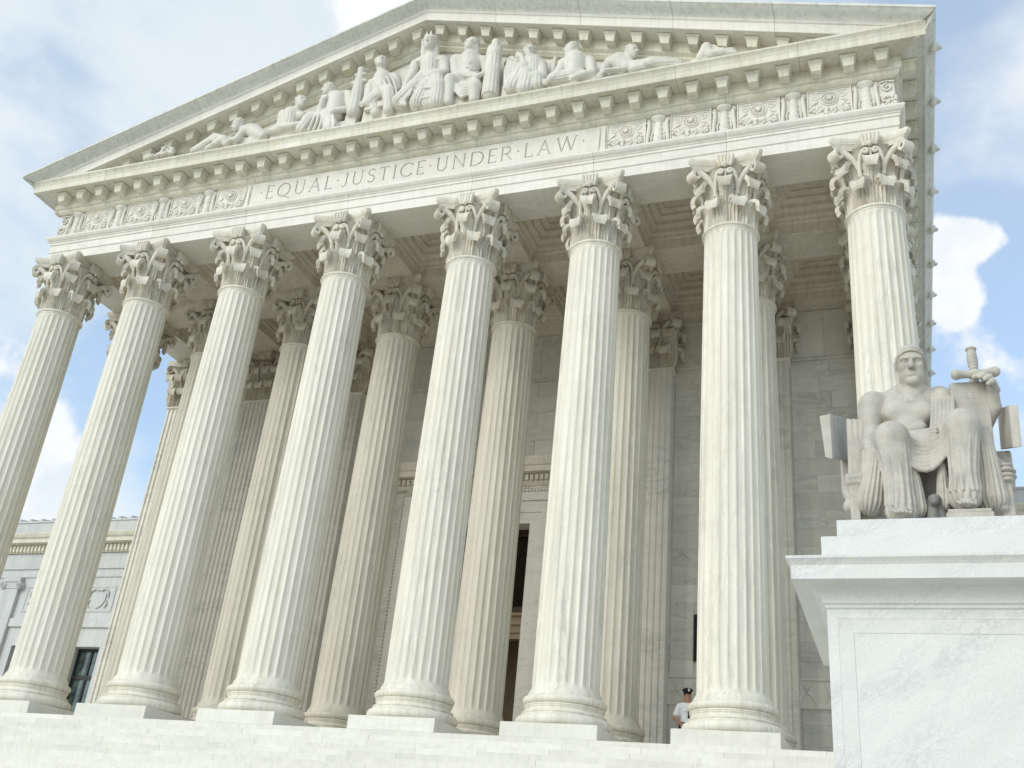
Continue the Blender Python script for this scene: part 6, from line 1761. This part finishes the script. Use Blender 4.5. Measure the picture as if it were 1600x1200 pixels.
# left hand gripping the sword and tablet edge
kn = [(1310, 268), (1345, 268), (1378, 282), (1398, 310)]
palm = Z(1395, 330, -8.82)
S1.ell(palm, (0.06, 0.05, 0.09), 0.02)
for i, (zx, zy) in enumerate(kn):
    p0 = Z(zx + 40, zy + 25 + 8 * i, -8.82); p1 = Z(zx + 8, zy - 8, -8.93); p2 = Z(zx - 22, zy + 8, -8.965)
    S1.chain([p0, p1, p2], [0.030, 0.036, 0.028], 0.012)
S1.cap(Z(1400, 300, -8.80), Z(1330, 280, -8.80), 0.03, 0.025, 0.012)
sb = S1.obj("body", M['statue'], 0.0095, ST); so(sb)
so(dr.obj("drapery", M["statue"], 0.0105, ST))
# hood: cap with a raised band framing the brow
hd = Sculpt()
hd.ell(hp_(0, .06, .075), (.205, .245, .232), 0.03)
hd.cap(hp_(-.175, .06, .05), hp_(-.165, .08, -.30), .05, .045, 0.04); hd.cap(hp_(.175, .06, .05), hp_(.165, .08, -.30), .05, .045, 0.04)
hd.cap(hp_(0, .15, .05), hp_(0, .16, -.30), .17, .14, 0.05)
hd.ell(hp_(0, -.20, -.09), (.182, .215, .262), 0.01, neg=True)
bandp = [hp_(-.198, .02, -.03), hp_(-.192, -.06, .055), hp_(-.155, -.125, .115), hp_(-.085, -.168, .148), hp_(0, -.182, .158), hp_(.085, -.168, .148), hp_(.155, -.125, .115), hp_(.192, -.06, .055), hp_(.198, .02, -.03)]
hd.chain(bandp, [0.02] * 9, 0.008)
hd.chain([p_ + Vector((0, .03, .045)) * 1.0 for p_ in bandp], [0.016] * 9, 0.006)
reshape(hd, 0.88, R(9))
so(hd.obj("hood", M['statue'], 0.0105, ST))
# tablet with its three letters
tl, tr_, br, blc = Z(1140, 312, -8.86), Z(1375, 300, -8.78), Z(1420, 735, -8.70), Z(1190, 745, -8.78)
nrm = (tr_ - tl).cross(blc - tl).normalized()
if nrm.y > 0: nrm = -nrm
def slabq(q, th, inset=0.0):
    c = sum(q, Vector()) / 4; qq = [c + (p - c) * (1 - inset) for p in q]
    V = [p + nrm * th[0] for p in qq] + [p + nrm * th[1] for p in qq]
    return V, [(0, 1, 2, 3), (7, 6, 5, 4), (0, 4, 5, 1), (1, 5, 6, 2), (2, 6, 7, 3), (3, 7, 4, 0)]
tb = MB(); tb.add(*slabq([tl, tr_, br, blc], (0.0, -0.11)))
tbo = so(inst("tablet", tb.me("tablet", M['statue']), ST))
bvm = tbo.modifiers.new("bevel", 'BEVEL'); bvm.width = 0.012; bvm.segments = 2
ux = (tr_ - tl).normalized(); uz = (tl - blc).normalized()
xs = 0.155
lm_ = {}
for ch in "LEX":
    wd, me_ = letter_mesh(ch, 0.085, 0.001, M['carve_shade'])
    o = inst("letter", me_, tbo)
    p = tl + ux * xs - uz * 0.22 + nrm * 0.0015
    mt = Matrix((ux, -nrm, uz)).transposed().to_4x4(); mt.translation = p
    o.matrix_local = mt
    xs += wd + 0.028
# sword: pommel, ribbed grip, cross guard
p0, p1 = Z(1288, 245, -8.90), Z(1266, 98, -8.86)
sw = empty("stone_sword", p0, "carved stone sword hilt with ribbed grip, rising above the statue's tablet", "sword")
def swo(o): o.location = Vector(o.location) - p0; return o
ax = (p1 - p0)
gm = MB()
N_ = 40
gm.tube([p0 + ax * (0.06 + 0.86 * i / N_) for i in range(N_ + 1)], [(0.044 + 0.018 * math.sin(math.pi * i / N_) * 0.6 + 0.008 * abs(math.sin(math.pi * 7 * i / N_))) for i in range(N_ + 1)], 16)
swo(gm.obj("grip", M['statue'], sw, True, 70))
pmm = MB(); pmm.tube([p0 + ax * t for t in (0.90, 0.92, 0.97, 1.0)], [0.05, 0.064, 0.066, 0.055], 16)
swo(pmm.obj("pommel", M['statue'], sw, True, 40))
gs = Sculpt()
g0, gc_, g1 = Z(1178, 262, -8.93), Z(1290, 258, -8.90), Z(1415, 243, -8.82)
gs.chain([g0, g0.lerp(gc_, 0.4), gc_, g1.lerp(gc_, 0.4), g1], [0.068, 0.042, 0.062, 0.042, 0.068], 0.03)
swo(gs.obj("cross_guard", M['statue'], 0.012, sw))
bladem = MB(); bd_ = -ax.normalized()
bq = [p0 + bd_ * 0.02, p0 + bd_ * 1.35]
bladem.tube([bq[0] + Vector((0, 0.16, 0)), bq[1] + Vector((0, 0.30, 0))], [0.06, 0.045], 4, 0.4)
swo(bladem.obj("blade", M['statue'], sw))

# throne: back slab ends, arms with scrolls, legs
th = empty("stone_throne", (12.55, -8.3, 1.35), "carved stone throne with block-ended back rail, under the seated statue", "throne")
TO = Vector((12.55, -8.3, 1.35))
def to(o): o.location = Vector(o.location) - TO; return o
seat = MB(); seat.cbox(11.83, 13.28, -8.9, -7.75, 1.348, 1.80, 0.02)
to(seat.obj("seat_block", M['statue'], th))
bk = MB(); bk.cbox(12.0, 13.1, -8.25, -7.95, 1.80, 2.75, 0.03)
to(bk.obj("throne_back", M['statue'], th))
def block_end(pts_front, depth, name):
    """faceted block: a front outline swept back"""
    n = len(pts_front); dv = Vector(depth)
    V = list(pts_front) + [p + dv for p in pts_front]
    F = [tuple(range(n)), tuple(range(2 * n - 1, n - 1, -1))] + [(i, n + i, n + (i + 1) % n, (i + 1) % n) for i in range(n)]
    m = MB().add(V, F); me_ = m.me(name, M['statue']); o = to(inst(name, me_, th))
    b_ = o.modifiers.new("bevel", 'BEVEL'); b_.width = 0.01; b_.segments = 2
    return o
yf = -8.95
block_end([Z(320, 520, yf), Z(388, 506, yf), Z(405, 790, yf), Z(358, 778, yf)], Z(490, 540, -8.3) - Z(388, 506, yf) + Vector((0.0, 0.0, 0.02)), "back_rail_end")
block_end([Z(1505, 450, yf), Z(1562, 452, yf), Z(1588, 712, yf), Z(1530, 718, yf)], Z(1420, 470, -8.2) - Z(1505, 450, yf) + Vector((0.02, 0, -0.02)), "back_rail_end")
rail = MB(); rail.cbox(11.62, 13.62, -8.35, -8.18, 2.12, 2.62, 0.02); to(rail.obj("back_rail", M['statue'], th))
# bundle of rods at the left side of the seat
bu = Sculpt()
for k in range(6):
    x = 500 + 17 * k
    bu.chain([Z(x, 545 + 5 * (k % 2), -8.75 - 0.02 * (k % 2)), Z(x + 6, 700, -8.78), Z(x + 14, 880, -8.82)], [0.022, 0.023, 0.023], 0.004)
to(bu.obj("rod_bundle", M['statue'], 0.0125, th))
# scroll ends of the arms
sl = Sculpt()
sl.cap(Z(505, 905, -9.05), Z(575, 900, -9.05), 0.05, 0.05, 0.02); sl.cap(Z(505, 935, -9.04), Z(575, 930, -9.04), 0.045, 0.045, 0.02); sl.cap(Z(520, 970, -9.0), Z(575, 965, -9.0), 0.05, 0.05, 0.02)
sl.box(Z(548, 1080, -8.95), (0.055, 0.10, 0.22), 0.02); sl.ell(Z(497, 1000, -8.9), (0.05, 0.09, 0.10), 0.03); sl.ell(Z(500, 1085, -8.92), (0.055, 0.08, 0.075), 0.03); sl.ell(Z(520, 1040, -8.9), (0.06, 0.10, 0.12), 0.03)
to(sl.obj("left_arm_scroll", M['statue'], 0.0125, th))
sr = Sculpt()
c = Z(1488, 890, -8.9)
for k, dz in enumerate((-0.09, -0.03, 0.035, 0.09)): sr.ell(c + Vector((0, 0, dz)), (0.125 - 0.03 * abs(k - 1.5) * 0.8, 0.14, 0.04), 0.008)
sr.cap(Z(1440, 830, -8.85), Z(1400, 790, -8.85), 0.08, 0.06, 0.03); sr.box(Z(1492, 1050, -8.85), (0.07, 0.12, 0.24), 0.02); sr.ell(Z(1462, 1105, -8.95), (0.09, 0.10, 0.05), 0.02)
to(sr.obj("right_arm_scroll", M['statue'], 0.0125, th))
fs = MB()
f0, f1 = Z(1112, 1100, -9.42), Z(1412, 1096, -9.42)
fs.cbox(f0.x, f1.x, -9.42, -8.95, ZB_, f0.z - 0.04, 0.01); fs.cbox(f0.x + 0.02, f1.x - 0.02, -9.40, -8.95, f0.z - 0.04, f0.z + 0.005, 0.008)
to(fs.obj("footrest", M['statue'], th))
# small dark carved animal head between the feet
an = Sculpt()
an.ell(Z(1040, 1045, -9.12), (0.075, 0.10, 0.065), 0.03); an.ell(Z(1040, 1060, -9.2), (0.045, 0.06, 0.04), 0.03); an.cap(Z(1035, 1080, -9.1), gz(Z(1030, 1130, -9.1), 1.39), 0.06, 0.085, 0.03)
an.cap(Z(1070, 1075, -9.1), gz(Z(1110, 1110, -9.12), 1.40), 0.04, 0.045, 0.02); an.ell(Z(1022, 1028, -9.1), (0.02, 0.02, 0.03), 0.01); an.ell(Z(1058, 1028, -9.1), (0.02, 0.02, 0.03), 0.01)
M['statue_dark'] = marble("dark_statue_marble", (0.26, 0.255, 0.24), (0.17, 0.17, 0.16), vein=0.2, scale=2.2, stain=0.3, stain_col=(0.08, 0.08, 0.08), rnd=0.02, bump=0.15)  # much darker tone of the statue's marble
to(an.obj("animal_head", M['statue_dark'], 0.0125, th))
